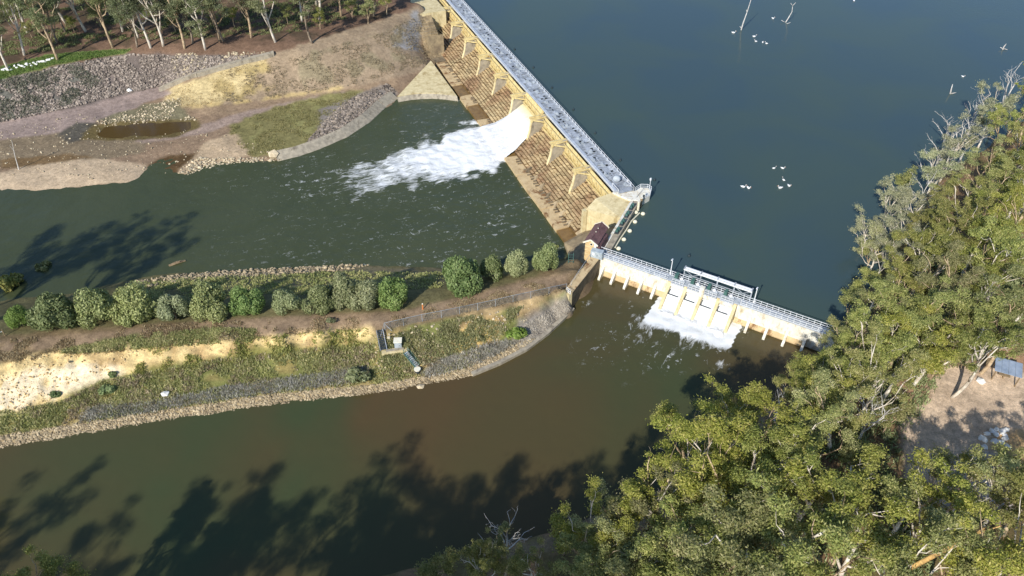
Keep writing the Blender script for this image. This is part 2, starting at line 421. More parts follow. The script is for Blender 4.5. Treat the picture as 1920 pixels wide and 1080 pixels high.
# right bank
contour(1.4, [tuple(K(k, -4.4, 0)[:2]) for k in (-14, -3)], 3, world=True)
contour(-6.0, [tuple(K(k, 2.0, 0)[:2]) for k in (-13, 0)], 4, world=True)
contour(-9.0, [tuple(K(k, -6.0, 0)[:2]) for k in (5, 16)], 4, world=True)
contour(-6.0, [tuple(R(e, 0.0, 0)[:2]) for e in (2, 43)], 6, world=True)
RES_E = [(1572, 640), (1600, 590), (1650, 500), (1690, 430), (1760, 330), (1850, 270), (1920, 215), (2100, 150), (2400, 60), (2900, -60)]
contour(0.0, RES_E, 7)
contour(0.0, RES_E, 8, zz=-3.0, off=(-5, 1))
contour(1.5, [(1605, 655), (1650, 592), (1700, 512), (1760, 432), (1840, 340), (1930, 275), (2100, 215), (2400, 130)], 8)
CAN_S = [(1535, 662), (1440, 760), (1330, 842), (1260, 902), (1180, 950), (1060, 990), (930, 1022), (800, 1060), (600, 1110), (300, 1180), (-100, 1270), (-500, 1370)]
contour(-3.0, CAN_S, 6)
contour(-3.0, CAN_S, 7, zz=-5.0, off=(-2, 4))
contour(1.2, [(1580, 690), (1500, 780), (1390, 880), (1290, 950), (1100, 1050), (950, 1090), (800, 1130), (500, 1210), (100, 1320)], 7)
pts(2.0, [(1700, 700), (1900, 700), (1800, 850), (1900, 1000), (1600, 1000), (1300, 1120), (1700, 1200), (1900, 500), (2100, 600), (2200, 900), (1000, 1300), (600, 1500), (2000, 420)])
contour(-6.0, [(200, 920), (600, 850), (900, 800), (1100, 690), (1300, 670), (1430, 660), (1180, 600)], 12)
for a in [(60, 220, -5), (120, 280, -5), (200, 300, -6), (100, 450, -6), (40, 180, -5), (45, 140, -4.5), (70, 150, -4), (350, 600, -6), (900, 900, -6),
          (-300, 400, 6), (-600, 900, 8), (-1400, 1700, 8), (-1400, 300, 6), (-400, 260, 4), (-400, 150, -10), (-1400, 150, -10), (-400, 30, -5), (-1400, 20, -5),
          (-400, 85, 2), (-1400, 80, 2), (-400, -60, 3), (-1400, -300, 4), (0, -60, 3), (0, -500, 5), (300, 0, 3), (300, 120, 3), (1400, 0, 5), (600, 240, 3),
          (1400, 400, 5), (1400, -500, 5), (150, 60, 2.5)]: ctrl.append(a)
C = np.array(ctrl, float)
# merge near-duplicates so that the system stays well posed
keep = []
seen = {}
for i, c in enumerate(C):
    key = (round(c[0] / 0.9), round(c[1] / 0.9))
    if key in seen: continue
    seen[key] = 1; keep.append(i)
C = C[keep]
n = len(C)
A = np.zeros((n + 1, n + 1))
dx = C[:, None, 0] - C[None, :, 0]; dy = C[:, None, 1] - C[None, :, 1]
A[:n, :n] = -np.sqrt(dx * dx + dy * dy + 0.6); A[:n, n] = 1; A[n, :n] = 1
A[:n, :n] += np.eye(n) * 0.06
wts = np.linalg.solve(A, np.concatenate((C[:, 2], [0])))
def rbf(X, Y):
    s = X.shape; X = X.ravel(); Y = Y.ravel(); out = np.empty(len(X))
    cx = C[:, 0].astype(np.float32); cy = C[:, 1].astype(np.float32); wf = wts[:n].astype(np.float32)
    for i in range(0, len(X), 20000):
        a = X[i:i + 20000].astype(np.float32)[:, None] - cx; b = Y[i:i + 20000].astype(np.float32)[:, None] - cy
        out[i:i + 20000] = -np.sqrt(a * a + b * b + 0.6) @ wf + wts[n]
    return out.reshape(s)
GX0, GX1, GY0, GY1, GS = -187.0, 119.0, 32.0, 290.0, 0.6
gx = np.arange(GX0, GX1 + 0.01, GS); gy = np.arange(GY0, GY1 + 0.01, GS)
xs = np.concatenate(([-1500, -900, -520, -330, -250, -210], gx, [124, 135, 155, 190, 260, 420, 800, 1500]))
ys = np.concatenate(([-700, -300, -120, -40, 0, 20], gy, [298, 315, 345, 400, 520, 800, 1700]))
TX, TY = np.meshgrid(xs, ys)
def sm0(mk):
    a = mk.astype(float)
    for _ in range(3): a = (a * 2 + np.roll(a, 1, 0) + np.roll(a, -1, 0) + np.roll(a, 1, 1) + np.roll(a, -1, 1)) / 6
    return a
TZ = np.clip(rbf(TX, TY), -12, 9)
PX, PY = Qn(TX, TY, TZ)
clay_m = sm0(inpoly(PX, PY, [(-300, 800), (-300, 700), (0, 684), (60, 665), (150, 650), (300, 644), (420, 636), (540, 626), (700, 612), (820, 600), (940, 590), (930, 640), (860, 670), (700, 650), (560, 660), (420, 680), (300, 698), (180, 724), (110, 758), (0, 780)]))
TZ = TZ + clay_m * (np.abs(fbm(TX / 1.8, TY / 4.0, 63, 4) - 0.5) * -3.0 + 0.25)
TZ = TZ + (fbm(TX / 5, TY / 5, 3) - 0.5) * 0.55 + (fbm(TX / 1.3, TY / 1.3, 9, 3) - 0.5) * 0.22
ix0 = 6; iy0 = 6
GZ = TZ[iy0:iy0 + len(gy), ix0:ix0 + len(gx)]
def ground(x, y):
    x = np.asarray(x, float); y = np.asarray(y, float)
    fx = np.clip((x - GX0) / GS, 0, len(gx) - 1.001); fy = np.clip((y - GY0) / GS, 0, len(gy) - 1.001)
    i = fx.astype(int); j = fy.astype(int); a = fx - i; b = fy - j
    return (GZ[j, i] * (1 - a) + GZ[j, i + 1] * a) * (1 - b) + (GZ[j + 1, i] * (1 - a) + GZ[j + 1, i + 1] * a) * b
def Pg(x, y):
    """ground point that the photograph shows at pixel x, y"""
    z = 0.0
    for _ in range(12):
        q = P(x, y, z); z = 0.5 * z + 0.5 * float(ground(q[0], q[1]))
    q = P(x, y, z); return np.array((q[0], q[1], float(ground(q[0], q[1]))))

PX, PY = Qn(TX, TY, TZ)
# surface colour of the soils (sRGB of the soil itself)
base = np.zeros(TX.shape + (3,))
def put(mask, rgb, k=1.0):
    c = np.array(S(*rgb)) * k
    base[mask] = c
jx = (fbm(TX / 3, TY / 3, 21, 4) - 0.5); jy = (fbm(TX / 3, TY / 3, 43, 4) - 0.5)
def zone(poly, rgb, jit=24, cover=1.0, seed=0, patch=4.0):
    m = inpoly(PX + jx * jit * 1.6, PY + jy * jit, poly)
    if cover < 1.0: m &= fbm(TX / patch, TY / patch, 100 + seed, 4) > np.quantile(fbm(TX / patch, TY / patch, 100 + seed, 4), 1 - cover)
    put(m, rgb)
base[:] = S(112, 96, 76)
right = (TX > 20) | ((TY < 66) & (TX > -140))
put(right, (124, 100, 76))
put(right & (fbm(TX / 6, TY / 6, 5) > 0.54), (104, 92, 62))
# --- left bank
LB = [(-900, 380), (-900, -900), (830, -900), (830, 130), (860, 190), (745, 190), (660, 265), (520, 305), (340, 335), (0, 362)]
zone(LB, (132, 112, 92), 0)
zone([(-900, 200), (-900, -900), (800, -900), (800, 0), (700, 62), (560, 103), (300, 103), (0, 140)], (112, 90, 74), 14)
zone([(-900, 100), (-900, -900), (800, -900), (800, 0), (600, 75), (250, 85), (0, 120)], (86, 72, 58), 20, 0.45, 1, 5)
zone([(-300, 200), (0, 150), (240, 100), (420, 104), (515, 100), (420, 125), (300, 165), (150, 205), (0, 232), (-300, 270)], (108, 98, 92), 10)
zone([(-300, 200), (0, 150), (140, 118), (180, 160), (120, 190), (0, 228), (-300, 265)], (102, 100, 92), 20, 0.8, 2)
zone([(-200, 180), (0, 149), (60, 132), (110, 119), (235, 99), (246, 92), (150, 99), (90, 104), (0, 126), (-200, 150)], (106, 132, 62), 8)
zone([(515, 100), (800, 10), (805, 130), (640, 168), (470, 190), (345, 205), (300, 178), (420, 125)], (146, 128, 106), 10)
zone([(560, 105), (720, 60), (800, 30), (800, 110), (640, 150), (560, 160)], (134, 122, 98), 30, 0.5, 3)
zone([(740, 60), (790, 18), (800, 60), (790, 95), (735, 90)], (150, 146, 142), 20, 0.8, 4, 3)
zone([(300, 176), (430, 125), (500, 108), (480, 140), (440, 180), (380, 200), (340, 204)], (182, 164, 122), 12)
zone([(380, 150), (500, 112), (520, 160), (430, 190)], (156, 138, 96), 16, 0.5, 5, 3)
zone([(330, 200), (470, 192), (640, 166), (745, 146), (740, 170), (700, 165), (560, 195), (430, 215), (380, 215)], (138, 118, 96), 8)
zone([(480, 190), (640, 168), (640, 162), (480, 184), (340, 198), (345, 206)], (182, 160, 112), 6, 0.7, 6, 2)
zone([(-300, 300), (-300, 265), (0, 226), (140, 204), (300, 160), (320, 176), (200, 222), (110, 250), (0, 262)], (142, 126, 118), 6)
zone([(370, 236), (460, 208), (640, 172), (660, 172), (600, 190), (480, 215), (400, 246), (280, 268), (180, 280), (160, 272)], (146, 128, 116), 6)
zone([(-300, 320), (-300, 285), (0, 262), (110, 246), (190, 250), (280, 268), (250, 292), (100, 308), (0, 312)], (122, 108, 88), 14)
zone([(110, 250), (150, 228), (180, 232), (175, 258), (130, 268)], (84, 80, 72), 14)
zone([(180, 226), (260, 200), (335, 184), (345, 205), (365, 235), (300, 228), (200, 236)], (112, 106, 84), 10)
zone([(150, 262), (170, 235), (250, 226), (370, 224), (378, 238), (330, 256), (250, 262), (180, 262)], (98, 86, 56), 8)
zone([(430, 235), (500, 205), (640, 172), (680, 168), (640, 230), (560, 290), (470, 296), (440, 262)], (118, 112, 74), 14)
zone([(480, 225), (560, 195), (640, 175), (650, 195), (600, 240), (520, 270), (470, 270)], (126, 122, 80), 16, 0.5, 7, 3)
zone([(330, 330), (330, 312), (400, 260), (440, 250), (470, 290), (430, 304), (360, 330)], (166, 146, 120), 10)
zone([(600, 205), (720, 158), (745, 175), (690, 235), (600, 278), (560, 290), (600, 240)], (128, 120, 112), 8)
zone([(-300, 375), (-300, 330), (0, 322), (60, 310), (200, 298), (285, 312), (275, 332), (240, 344), (60, 360), (0, 362)], (176, 156, 130), 10)
zone([(0, 300), (130, 288), (180, 296), (60, 312), (0, 316)], (112, 92, 66), 8)
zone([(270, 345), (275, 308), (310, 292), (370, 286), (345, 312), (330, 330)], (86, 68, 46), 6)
# --- island
ISL = [(-900, 960), (-900, 560), (0, 540), (420, 500), (900, 488), (1100, 465), (1100, 480), (1080, 590), (990, 660), (880, 710), (730, 740), (500, 765), (0, 850)]
zone(ISL, (116, 100, 76), 0)
zone([(-300, 660), (0, 628), (420, 598), (760, 580), (1000, 520), (1100, 470), (900, 480), (420, 500), (0, 540), (-300, 560)], (104, 98, 68), 6)
zone([(420, 512), (640, 500), (830, 504), (830, 530), (600, 540), (420, 545)], (128, 116, 88), 10, 0.7, 8)
zone([(-300, 670), (0, 640), (420, 600), (760, 582), (1000, 525), (1070, 510), (1068, 540), (940, 570), (740, 612), (520, 632), (260, 645), (0, 660)], (136, 116, 94), 6)
zone([(100, 655), (250, 628), (400, 615), (480, 618), (470, 640), (300, 650), (150, 660)], (104, 102, 66), 14, 0.75, 9, 3)
zone([(-300, 700), (0, 648), (60, 640), (100, 650), (40, 668), (0, 690)], (150, 128, 96), 16, 0.6, 10, 2.5)
zone([(-300, 860), (-300, 780), (0, 765), (180, 712), (420, 668), (690, 640), (720, 620), (830, 600), (950, 580), (1060, 545), (1070, 575), (980, 640), (870, 690), (730, 720), (500, 740), (0, 820)], (112, 114, 66), 10)
zone([(-300, 860), (-300, 780), (0, 765), (180, 712), (420, 668), (690, 640), (870, 640), (930, 640), (870, 690), (730, 720), (500, 740), (0, 820)], (138, 124, 78), 18, 0.25, 11, 2)
zone([(-300, 800), (-300, 700), (0, 684), (60, 665), (150, 650), (300, 644), (420, 636), (540, 626), (700, 612), (700, 632), (560, 648), (420, 668), (300, 688), (180, 716), (110, 752), (30, 775), (0, 770)], (208, 184, 132), 10)
zone([(-300, 800), (0, 735), (20, 700), (110, 676), (240, 690), (190, 715), (110, 745), (40, 768)], (226, 208, 174), 12, 0.8, 12, 3)
zone([(140, 655), (300, 648), (560, 632), (700, 620), (700, 640), (420, 668), (200, 700)], (168, 142, 100), 12, 0.35, 13, 1.6)
zone([(260, 690), (420, 655), (640, 636), (640, 650), (430, 680), (300, 700)], (120, 116, 66), 14, 0.5, 14, 2)
zone([(700, 628), (760, 618), (850, 600), (1000, 575), (1060, 555), (1000, 590), (940, 610), (930, 650), (860, 670), (800, 690), (750, 700), (700, 690)], (140, 118, 84), 18, 0.45, 15, 2.5)
zone([(850, 655), (870, 615), (905, 597), (930, 600), (930, 628), (890, 652), (860, 665)], (216, 184, 118), 10)
zone([(700, 640), (725, 622), (780, 625), (790, 660), (770, 690), (710, 690)], (196, 168, 116), 14, 0.4, 16, 2)
zone([(760, 690), (770, 650), (800, 655), (830, 690), (800, 705)], (200, 172, 118), 10, 0.6, 18, 1.6)
zone([(800, 590), (880, 580), (1060, 545), (1055, 560), (960, 590), (900, 598)], (176, 152, 112), 12, 0.55, 17, 2)
zone([(975, 600), (1065, 550), (1076, 580), (990, 655), (960, 650), (965, 625)], (140, 132, 122), 6)
zone([(-300, 880), (-300, 855), (0, 815), (250, 775), (500, 738), (730, 716), (870, 690), (980, 640), (1000, 655), (880, 708), (730, 738), (500, 763), (0, 845)], (158, 140, 108), 6)
# --- right bank clearing and paths
zone([(1700, 660), (1760, 640), (1830, 690), (1930, 640), (1990, 900), (1900, 930), (1700, 900), (1690, 780), (1740, 740)], (192, 170, 146), 16)
zone([(1690, 700), (1760, 690), (1720, 740), (1680, 745)], (150, 120, 98), 10)
zone([(1840, 660), (1930, 600), (2100, 640), (2100, 720), (1930, 700)], (152, 122, 96), 10)
zone([(1850, 820), (1930, 800), (1980, 930), (1880, 950), (1840, 880)], (186, 154, 112), 16)
zone([(1700, 860), (1900, 850), (1900, 980), (1700, 960)], (168, 160, 156), 30, 0.6, 19)
zone([(1180, 955), (1250, 905), (1340, 850), (1440, 765), (1480, 770), (1330, 890), (1230, 980), (1060, 1030), (900, 1060), (1050, 995)], (120, 104, 82), 10)
# soft averaging so that zone borders blend over a step
def blur(a):
    return (a * 2 + np.roll(a, 1, 0) + np.roll(a, -1, 0) + np.roll(a, 1, 1) + np.roll(a, -1, 1)) / 6
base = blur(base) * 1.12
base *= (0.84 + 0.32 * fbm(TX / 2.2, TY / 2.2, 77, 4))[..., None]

ny, nx = TX.shape
V = np.stack((TX, TY, TZ), -1).reshape(-1, 3)
idx = np.arange(ny * nx).reshape(ny, nx)
F = np.stack((idx[:-1, :-1], idx[:-1, 1:], idx[1:, 1:], idx[1:, :-1]), -1).reshape(-1, 4)
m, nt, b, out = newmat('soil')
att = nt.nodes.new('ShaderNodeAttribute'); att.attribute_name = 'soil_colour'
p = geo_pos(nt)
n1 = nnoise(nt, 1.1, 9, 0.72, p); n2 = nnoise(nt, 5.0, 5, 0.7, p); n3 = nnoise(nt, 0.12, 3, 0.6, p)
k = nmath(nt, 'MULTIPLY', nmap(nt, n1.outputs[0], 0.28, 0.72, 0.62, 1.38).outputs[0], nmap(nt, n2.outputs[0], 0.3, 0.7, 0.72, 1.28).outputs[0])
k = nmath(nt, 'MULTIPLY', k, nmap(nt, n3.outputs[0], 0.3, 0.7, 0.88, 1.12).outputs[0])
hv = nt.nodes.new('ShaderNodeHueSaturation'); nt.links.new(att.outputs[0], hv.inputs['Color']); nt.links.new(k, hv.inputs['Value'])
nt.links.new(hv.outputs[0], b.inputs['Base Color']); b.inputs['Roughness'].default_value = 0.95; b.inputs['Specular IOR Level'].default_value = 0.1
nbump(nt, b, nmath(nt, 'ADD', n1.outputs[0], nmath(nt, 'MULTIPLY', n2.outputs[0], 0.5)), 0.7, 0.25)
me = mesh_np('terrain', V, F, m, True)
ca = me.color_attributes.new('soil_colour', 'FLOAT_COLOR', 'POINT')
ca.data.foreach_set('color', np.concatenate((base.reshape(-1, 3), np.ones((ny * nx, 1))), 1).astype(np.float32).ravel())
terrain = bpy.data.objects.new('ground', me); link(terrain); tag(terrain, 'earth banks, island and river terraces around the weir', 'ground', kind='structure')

# ------------------------------------------------------------------ water
def watermat(name, ca_, cb_, foam=False, flow=None, rip=0.06, ripscale=1.2, rough=0.08, lows=0.03):
    m, nt, b, out = newmat(name)
    p = geo_pos(nt)
    n = nnoise(nt, lows, 3, 0.5, p, 0.6)
    col = nramp(nt, n.outputs[0], [(0.36, ca_), (0.64, cb_)]).outputs[0]
    b.inputs['Specular IOR Level'].default_value = 0.5; b.inputs['IOR'].default_value = 1.33
    h = nnoise(nt, ripscale, 6, 0.6, p, 0.3).outputs[0]
    if foam:
        at = nt.nodes.new('ShaderNodeAttribute'); at.attribute_name = 'foam'
        f = at.outputs['Fac']
        mpf = nt.nodes.new('ShaderNodeMapping'); mpf.vector_type = 'TEXTURE'
        mpf.inputs['Rotation'].default_value = (0, 0, math.atan2(flow[1], flow[0])); mpf.inputs['Scale'].default_value = (2.6, 1, 1)
        nt.links.new(p, mpf.inputs[0])
        na = nnoise(nt, 0.75, 10, 0.72, mpf.outputs[0], 0.8).outputs[0]
        nb = nnoise(nt, 0.28, 5, 0.55, p, 1.6).outputs[0]
        solid = nmap(nt, nmath(nt, 'ADD', f, nmath(nt, 'MULTIPLY', nmath(nt, 'SUBTRACT', na, 0.5), 2.3)), 0.62, 1.12, 0, 1).outputs[0]
        rid = nmath(nt, 'SUBTRACT', 1.0, nmath(nt, 'ABSOLUTE', nmath(nt, 'SUBTRACT', nmath(nt, 'MULTIPLY', nb, 2.0), 1.0)))
        wisp = nmath(nt, 'MULTIPLY', nmap(nt, nmath(nt, 'MULTIPLY', rid, nmap(nt, na, 0.3, 0.62, 0.86, 1.06).outputs[0]), 0.99, 1.04, 0, 1).outputs[0], nmap(nt, f, 0.1, 0.4, 0, 0.7).outputs[0])
        mk = nmath(nt, 'MAXIMUM', solid, wisp)
        col = nmix(nt, mk, col, (0.80, 0.82, 0.82))
        nt.links.new(nmap(nt, mk, 0, 1, rough, 0.8).outputs[0], b.inputs['Roughness'])
        h = nmath(nt, 'ADD', nmath(nt, 'MULTIPLY', h, nmap(nt, f, 0, 0.5, 0.6, 2.5).outputs[0]), nmath(nt, 'MULTIPLY', mk, 0.8))
    else:
        b.inputs['Roughness'].default_value = rough
    nt.links.new(col, b.inputs['Base Color'])
    nbump(nt, b, h, rip, 0.5)
    return m
def water_grid(name, xs_, ys_, z, keepf, foamf, mat_, label, wave=None):
    X, Y = np.meshgrid(xs_, ys_); f = foamf(X, Y)
    Z = np.full(X.shape, z) + (wave(X, Y, f) if wave else 0)
    ny_, nx_ = X.shape; id_ = np.arange(ny_ * nx_).reshape(ny_, nx_)
    Fq = np.stack((id_[:-1, :-1], id_[:-1, 1:], id_[1:, 1:], id_[1:, :-1]), -1)
    kf = keepf((X[:-1, :-1] + X[1:, 1:]) / 2, (Y[:-1, :-1] + Y[1:, 1:]) / 2)
    me = mesh_np(name, np.stack((X, Y, Z), -1).reshape(-1, 3), Fq[kf].reshape(-1, 4), mat_, True)
    a = me.attributes.new('foam', 'FLOAT', 'POINT')
    a.data.foreach_set('value', np.clip(f, 0, 2.2).astype(np.float32).ravel())
    o = bpy.data.objects.new(name, me); link(o); tag(o, label, 'water', kind='structure')
    return o
def duv(X, Y): return (X - O2[0]) * U2[0] + (Y - O2[1]) * U2[1], (X - O2[0]) * W2[0] + (Y - O2[1]) * W2[1]
def reg(X, Y): return (X - R2[0]) * E2[0] + (Y - R2[1]) * E2[1], (X - R2[0]) * G2[0] + (Y - R2[1]) * G2[1]
def sm(x, a, b): t = np.clip((x - a) / (b - a), 0, 1); return t * t * (3 - 2 * t)

res_pts = [tuple(K(0.5, 0.2, 0)[:2]), tuple(K(27, 0.2, 0)[:2]), tuple(D(0, -3.2, 0)[:2]), tuple(D(142, -3.2, 0)[:2]), (-45, 330), (-300, 1500), (1500, 1500), (1500, 90), (76, 90), tuple(R(46, -0.6, 0)[:2])]
mb = MB(); mb.add([(x, y, 0) for x, y in res_pts], [tuple(range(len(res_pts)))])
o = mb.build('reservoir_water', watermat('water_reservoir', S(58, 76, 80), S(64, 80, 74), rip=0.05, ripscale=0.9, rough=0.1), None); tag(o, 'calm grey blue reservoir above the weir', 'water', kind='structure')
if o.data.polygons[0].normal.z < 0: o.data.flip_normals()

def riv_foam(X, Y):
    u, wv = duv(X, Y)
    c = 43.5 + 2.5 * np.sin(wv / 11.0)
    half = 11.5 - 0.06 * wv + (fbm(X / 5, Y / 5, 61) - 0.5) * 14
    lat = np.exp(-np.clip(np.abs(u - c) / half, 0, 6) ** 4)
    f = lat * (2.1 - sm(wv, 15, 36) * 1.15 - sm(wv, 28, 78) * 1.0)
    f = f + 0.08 * lat * sm(wv, 20, 45) * (1 - sm(wv, 70, 115))
    f = np.where(wv < 9, 0, f)
    # restless basin with drifting froth
    basin = np.exp(-((u - 36) / 48) ** 4) * (1 - sm(wv, 60, 125)) * 0.15
    eddy = 0.14 * np.exp(-((wv - 24) / 9) ** 2) * np.exp(-((u - 12) / 14) ** 2) + 0.14 * np.exp(-((wv - 40) / 24) ** 2) * np.exp(-((u - 6) / 16) ** 2)
    side = 0.06 * (1 - sm(wv, 90, 190))
    near = 0.18 * (1 - sm(wv, 13, 19)) * ((u < 32) | (u > 58))
    return np.maximum(f, 0) + basin * (0.5 + fbm(X / 9, Y / 9, 31)) + eddy + side * (fbm(X / 13, Y / 9, 33) > 0.48) + near * fbm(X / 4, Y / 4, 8)
def riv_wave(X, Y, f):
    u, wv = duv(X, Y)
    k = np.clip(f, 0, 1.2)
    bulge = 0.9 * np.exp(-((wv - 17) / 6) ** 2) * np.exp(-((u - 44) / 11) ** 2)
    return bulge + (fbm(X / 2.2, Y / 2.2, 51, 4) - 0.5) * (0.12 + 0.7 * k * k) + (fbm(X / 7, Y / 7, 52, 3) - 0.5) * 0.18
xsr = np.concatenate(([-1500, -700, -400, -260, -215], np.arange(-190, 26, 0.55)))
ysr = np.arange(98, 226, 0.55)
def riv_keep(X, Y):
    u, wv = duv(X, Y)
    return (wv > 9.2) & ((u < 99) | (wv > 12))
water_grid('river_water', xsr, ysr, RIV, riv_keep, riv_foam, watermat('water_river', S(63, 70, 47), S(70, 76, 53), True, W2, rip=0.22, ripscale=0.8, rough=0.12), 'dark green river pool with white churn below the weir', riv_wave)

mid = [P(x, y, 1.0)[:2] for x, y in [(-2600, 900), (-400, 655), (0, 640), (400, 605), (740, 585), (900, 560), (1040, 530), (1095, 500), (1108, 487)]]
mx_ = [q[0] for q in mid]; my_ = [q[1] for q in mid]
def can_keep(X, Y):
    e, g = reg(X, Y)
    return (Y < np.interp(X, mx_, my_)) & (g > 0.0)
def can_foam(X, Y):
    e, g = reg(X, Y)
    f = np.where((e > 13.5) & (e < 30.5), 2.0, 0.0) * (1 - sm(g, 5.5, 10.5))
    f = f * (1 - 0.25 * np.abs(np.sin((e - 14.6) / 3.4 * math.pi)))
    plume = np.exp(-((e - 22 + 0.28 * g) / 10) ** 4) * (1 - sm(g, 8, 26)) * 0.55 * (0.35 + fbm(X / 3, Y / 3, 71))
    tail = np.exp(-((e - 20 + 0.3 * g) / 11) ** 4) * (1 - sm(g, 18, 48)) * 0.2 * (0.3 + fbm(X / 5, Y / 5, 72))
    spot = 0.0
    for px_, py_ in ((1100, 570), (1192, 632), (1205, 600)):
        q = P(px_, py_, CAN); spot = spot + 0.27 * np.exp(-((X - q[0]) ** 2 + (Y - q[1]) ** 2) / 3.0)
    q = P(1352, 683, CAN); spot = spot + 0.95 * np.exp(-((X - q[0]) ** 2 / 1.3 + (Y - q[1]) ** 2 / 2.4))
    return f + plume + tail + spot
def can_wave(X, Y, f):
    return (fbm(X / 1.6, Y / 1.6, 81, 4) - 0.5) * (0.05 + 0.5 * np.clip(f, 0, 1.2) ** 2) + (fbm(X / 6, Y / 6, 82, 3) - 0.5) * 0.06
xsc = np.concatenate(([-1500, -700, -400, -250, -170, -130], np.arange(-105, 64, 0.55)))
ysc = np.concatenate((np.arange(-200, 40, 20), np.arange(40, 127, 0.55)))
water_grid('canal_water', xsc, ysc, CAN, can_keep, can_foam, watermat('water_canal', S(64, 72, 46), S(84, 68, 44), True, G2, rip=0.07, ripscale=0.9, rough=0.1, lows=0.022), 'smooth brown olive canal water below the regulator', can_wave)
mb = MB()
pond = [(172, 247), (200, 238), (250, 232), (320, 229), (372, 228), (378, 236), (350, 246), (300, 255), (240, 260), (190, 257)]
mb.add([P(x, y, -7.45) for x, y in pond], [tuple(range(len(pond)))])
o = mb.build('pond_water', watermat('water_pond', S(84, 68, 40), S(74, 58, 34), rip=0.03)); tag(o, 'small brown pond on the river terrace', 'water', kind='structure')
if o.data.polygons[0].normal.z < 0: o.data.flip_normals()

# ------------------------------------------------------------------ the weir
PIER_U = [11.6 + 13.8 * i for i in range(9)]
FLOW = (39.2, 53.0)
weir = thing('weir', D(60, 0, -7), 'long stepped granite weir with cream piers and steel walkway', 'weir')
# masonry: a rising heap of stepped courses between the piers
NST = 12
edges_u = [-1.0] + PIER_U + [134.0]
core = MB(); core.add([D(-2, -3.6, -9), D(-2, 1.0, -9), D(136, 1.0, -9), D(136, -3.6, -9), D(-2, -3.6, -2.0), D(-2, 1.0, -2.0), D(136, 1.0, -2.0), D(136, -3.6, -2.0)],
                      [(0, 1, 2, 3), (7, 6, 5, 4), (1, 0, 4, 5), (2, 1, 5, 6), (3, 2, 6, 7), (0, 3, 7, 4)])
core.add([D(-2, 1.0, -9), D(-2, 9.7, -9), D(136, 9.7, -9), D(136, 1.0, -9), D(-2, 1.0, -2.6), D(-2, 9.7, -7.5), D(136, 9.7, -7.5), D(136, 1.0, -2.6)],
         [(0, 1, 2, 3), (7, 6, 5, 4), (1, 0, 4, 5), (2, 1, 5, 6), (3, 2, 6, 7), (0, 3, 7, 4)])
core.build('masonry_core', MT['granite_grey'], weir)
def step_top(wv): return -2.05 - (wv - 1.0) / 8.6 * 4.9
for bi in range(len(edges_u) - 1):
    ua, ub = edges_u[bi] + 0.1, edges_u[bi + 1] - 0.1
    bay = (edges_u[bi] + edges_u[bi + 1]) / 2
    rag = 0.4 if bi in (0, 2, 6, 7, 8, 9) else 0.08            # some bays are worn
    for k in range(NST):
        w0 = 1.0 + 8.6 * k / NST; w1 = 1.0 + 8.6 * (k + 1) / NST
        zt = step_top(w0) - 0.05
        mb = MB(); u = ua
        while u < ub - 0.3:
            L = min(random.uniform(1.0, 2.2), ub - u)
            if ub - u - L < 0.5: L = ub - u
            dz = random.uniform(-0.04, 0.04) + (random.uniform(-0.28, 0.12) if random.random() < rag * 0.6 else 0)
            dw = random.uniform(-0.05, 0.06) + (random.uniform(-0.25, 0.1) if random.random() < rag * 0.5 else 0)
            g = 0.025
            pts8 = []
            for zz, ins in ((zt - 0.95, 0), (zt + dz, 0.03)):
                for (uu, ww) in ((u + g + ins, w0 - 0.3), (u + g + ins, w1 - 0.02 + dw - ins), (u + L - g - ins, w1 - 0.02 + dw - ins + random.uniform(-0.04, 0.04)), (u + L - g - ins, w0 - 0.3)):
                    pts8.append(D(uu, ww, zz + (random.uniform(-0.03, 0.03) if zz > zt - 0.5 else 0)))
            mb.hexa(pts8)
            u += L
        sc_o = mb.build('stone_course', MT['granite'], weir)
        sc_o.data.materials.append(MT['granite_shade_stain'])
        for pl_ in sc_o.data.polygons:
            if abs(pl_.normal.z) < 0.75: pl_.material_index = 1  # risers take the darker stone, painting in step shade along with stain
# cream piers with pointed brackets
def pier(u, i):
    mb = MB(); t = 0.4
    prof = [(-3.2, 1.5), (0.6, 1.5), (3.9, 0.75), (4.15, 0.2), (4.3, -1.0), (4.55, -2.4), (5.2, -4.4), (5.2, -6.0), (-3.2, -6.0)]
    vs = [D(u - t, a, z) for a, z in prof] + [D(u + t * 0.9, a, z) for a, z in prof]; k = len(prof)
    mb.add(vs, [tuple(range(k)), tuple(range(2 * k - 1, k - 1, -1))] + [(j, j + k, (j + 1) % k + k, (j + 1) % k) for j in range(k)])
    p = mb.build('pier', MT['concrete_grey'], weir)
    mb = MB(); mb.tube([D(u, a + 0.04, z) for a, z in prof[2:8]], 0.44, 6); mb.build('nosing', MT['concrete_cream'], p)
    mb = MB()
    mb.box(D(u + 0.35, 2.3, 1.02), 4.4, 1.5, 0.5, W2)
    mb.box(D(u + 0.35, 2.3, 1.42), 4.0, 0.5, 0.3, W2)
    mb.build('bearing_beam', MT['gate_yellow'], p)
    mb = MB()
    tip = D(u - 0.3, 4.3, 0.9)
    mb.beam(tip, D(u - 0.35, 0.2, 1.3), 0.26, 0.3); mb.beam(tip, D(u - 2.2, 0.7, 0.5), 0.26, 0.3)
    mb.beam(D(u - 0.4, 0.6, 1.25), D(u - 2.2, 0.7, 0.5), 0.26, 0.3)
    mb.beam(tip + (0, 0, -0.5), tip + (0, 0, 0.25), 0.7, 0.6, (1, 0, 0))
    mb.build('bracket', MT['gate_yellow'], p)
for i, u in enumerate(PIER_U): pier(u, i)
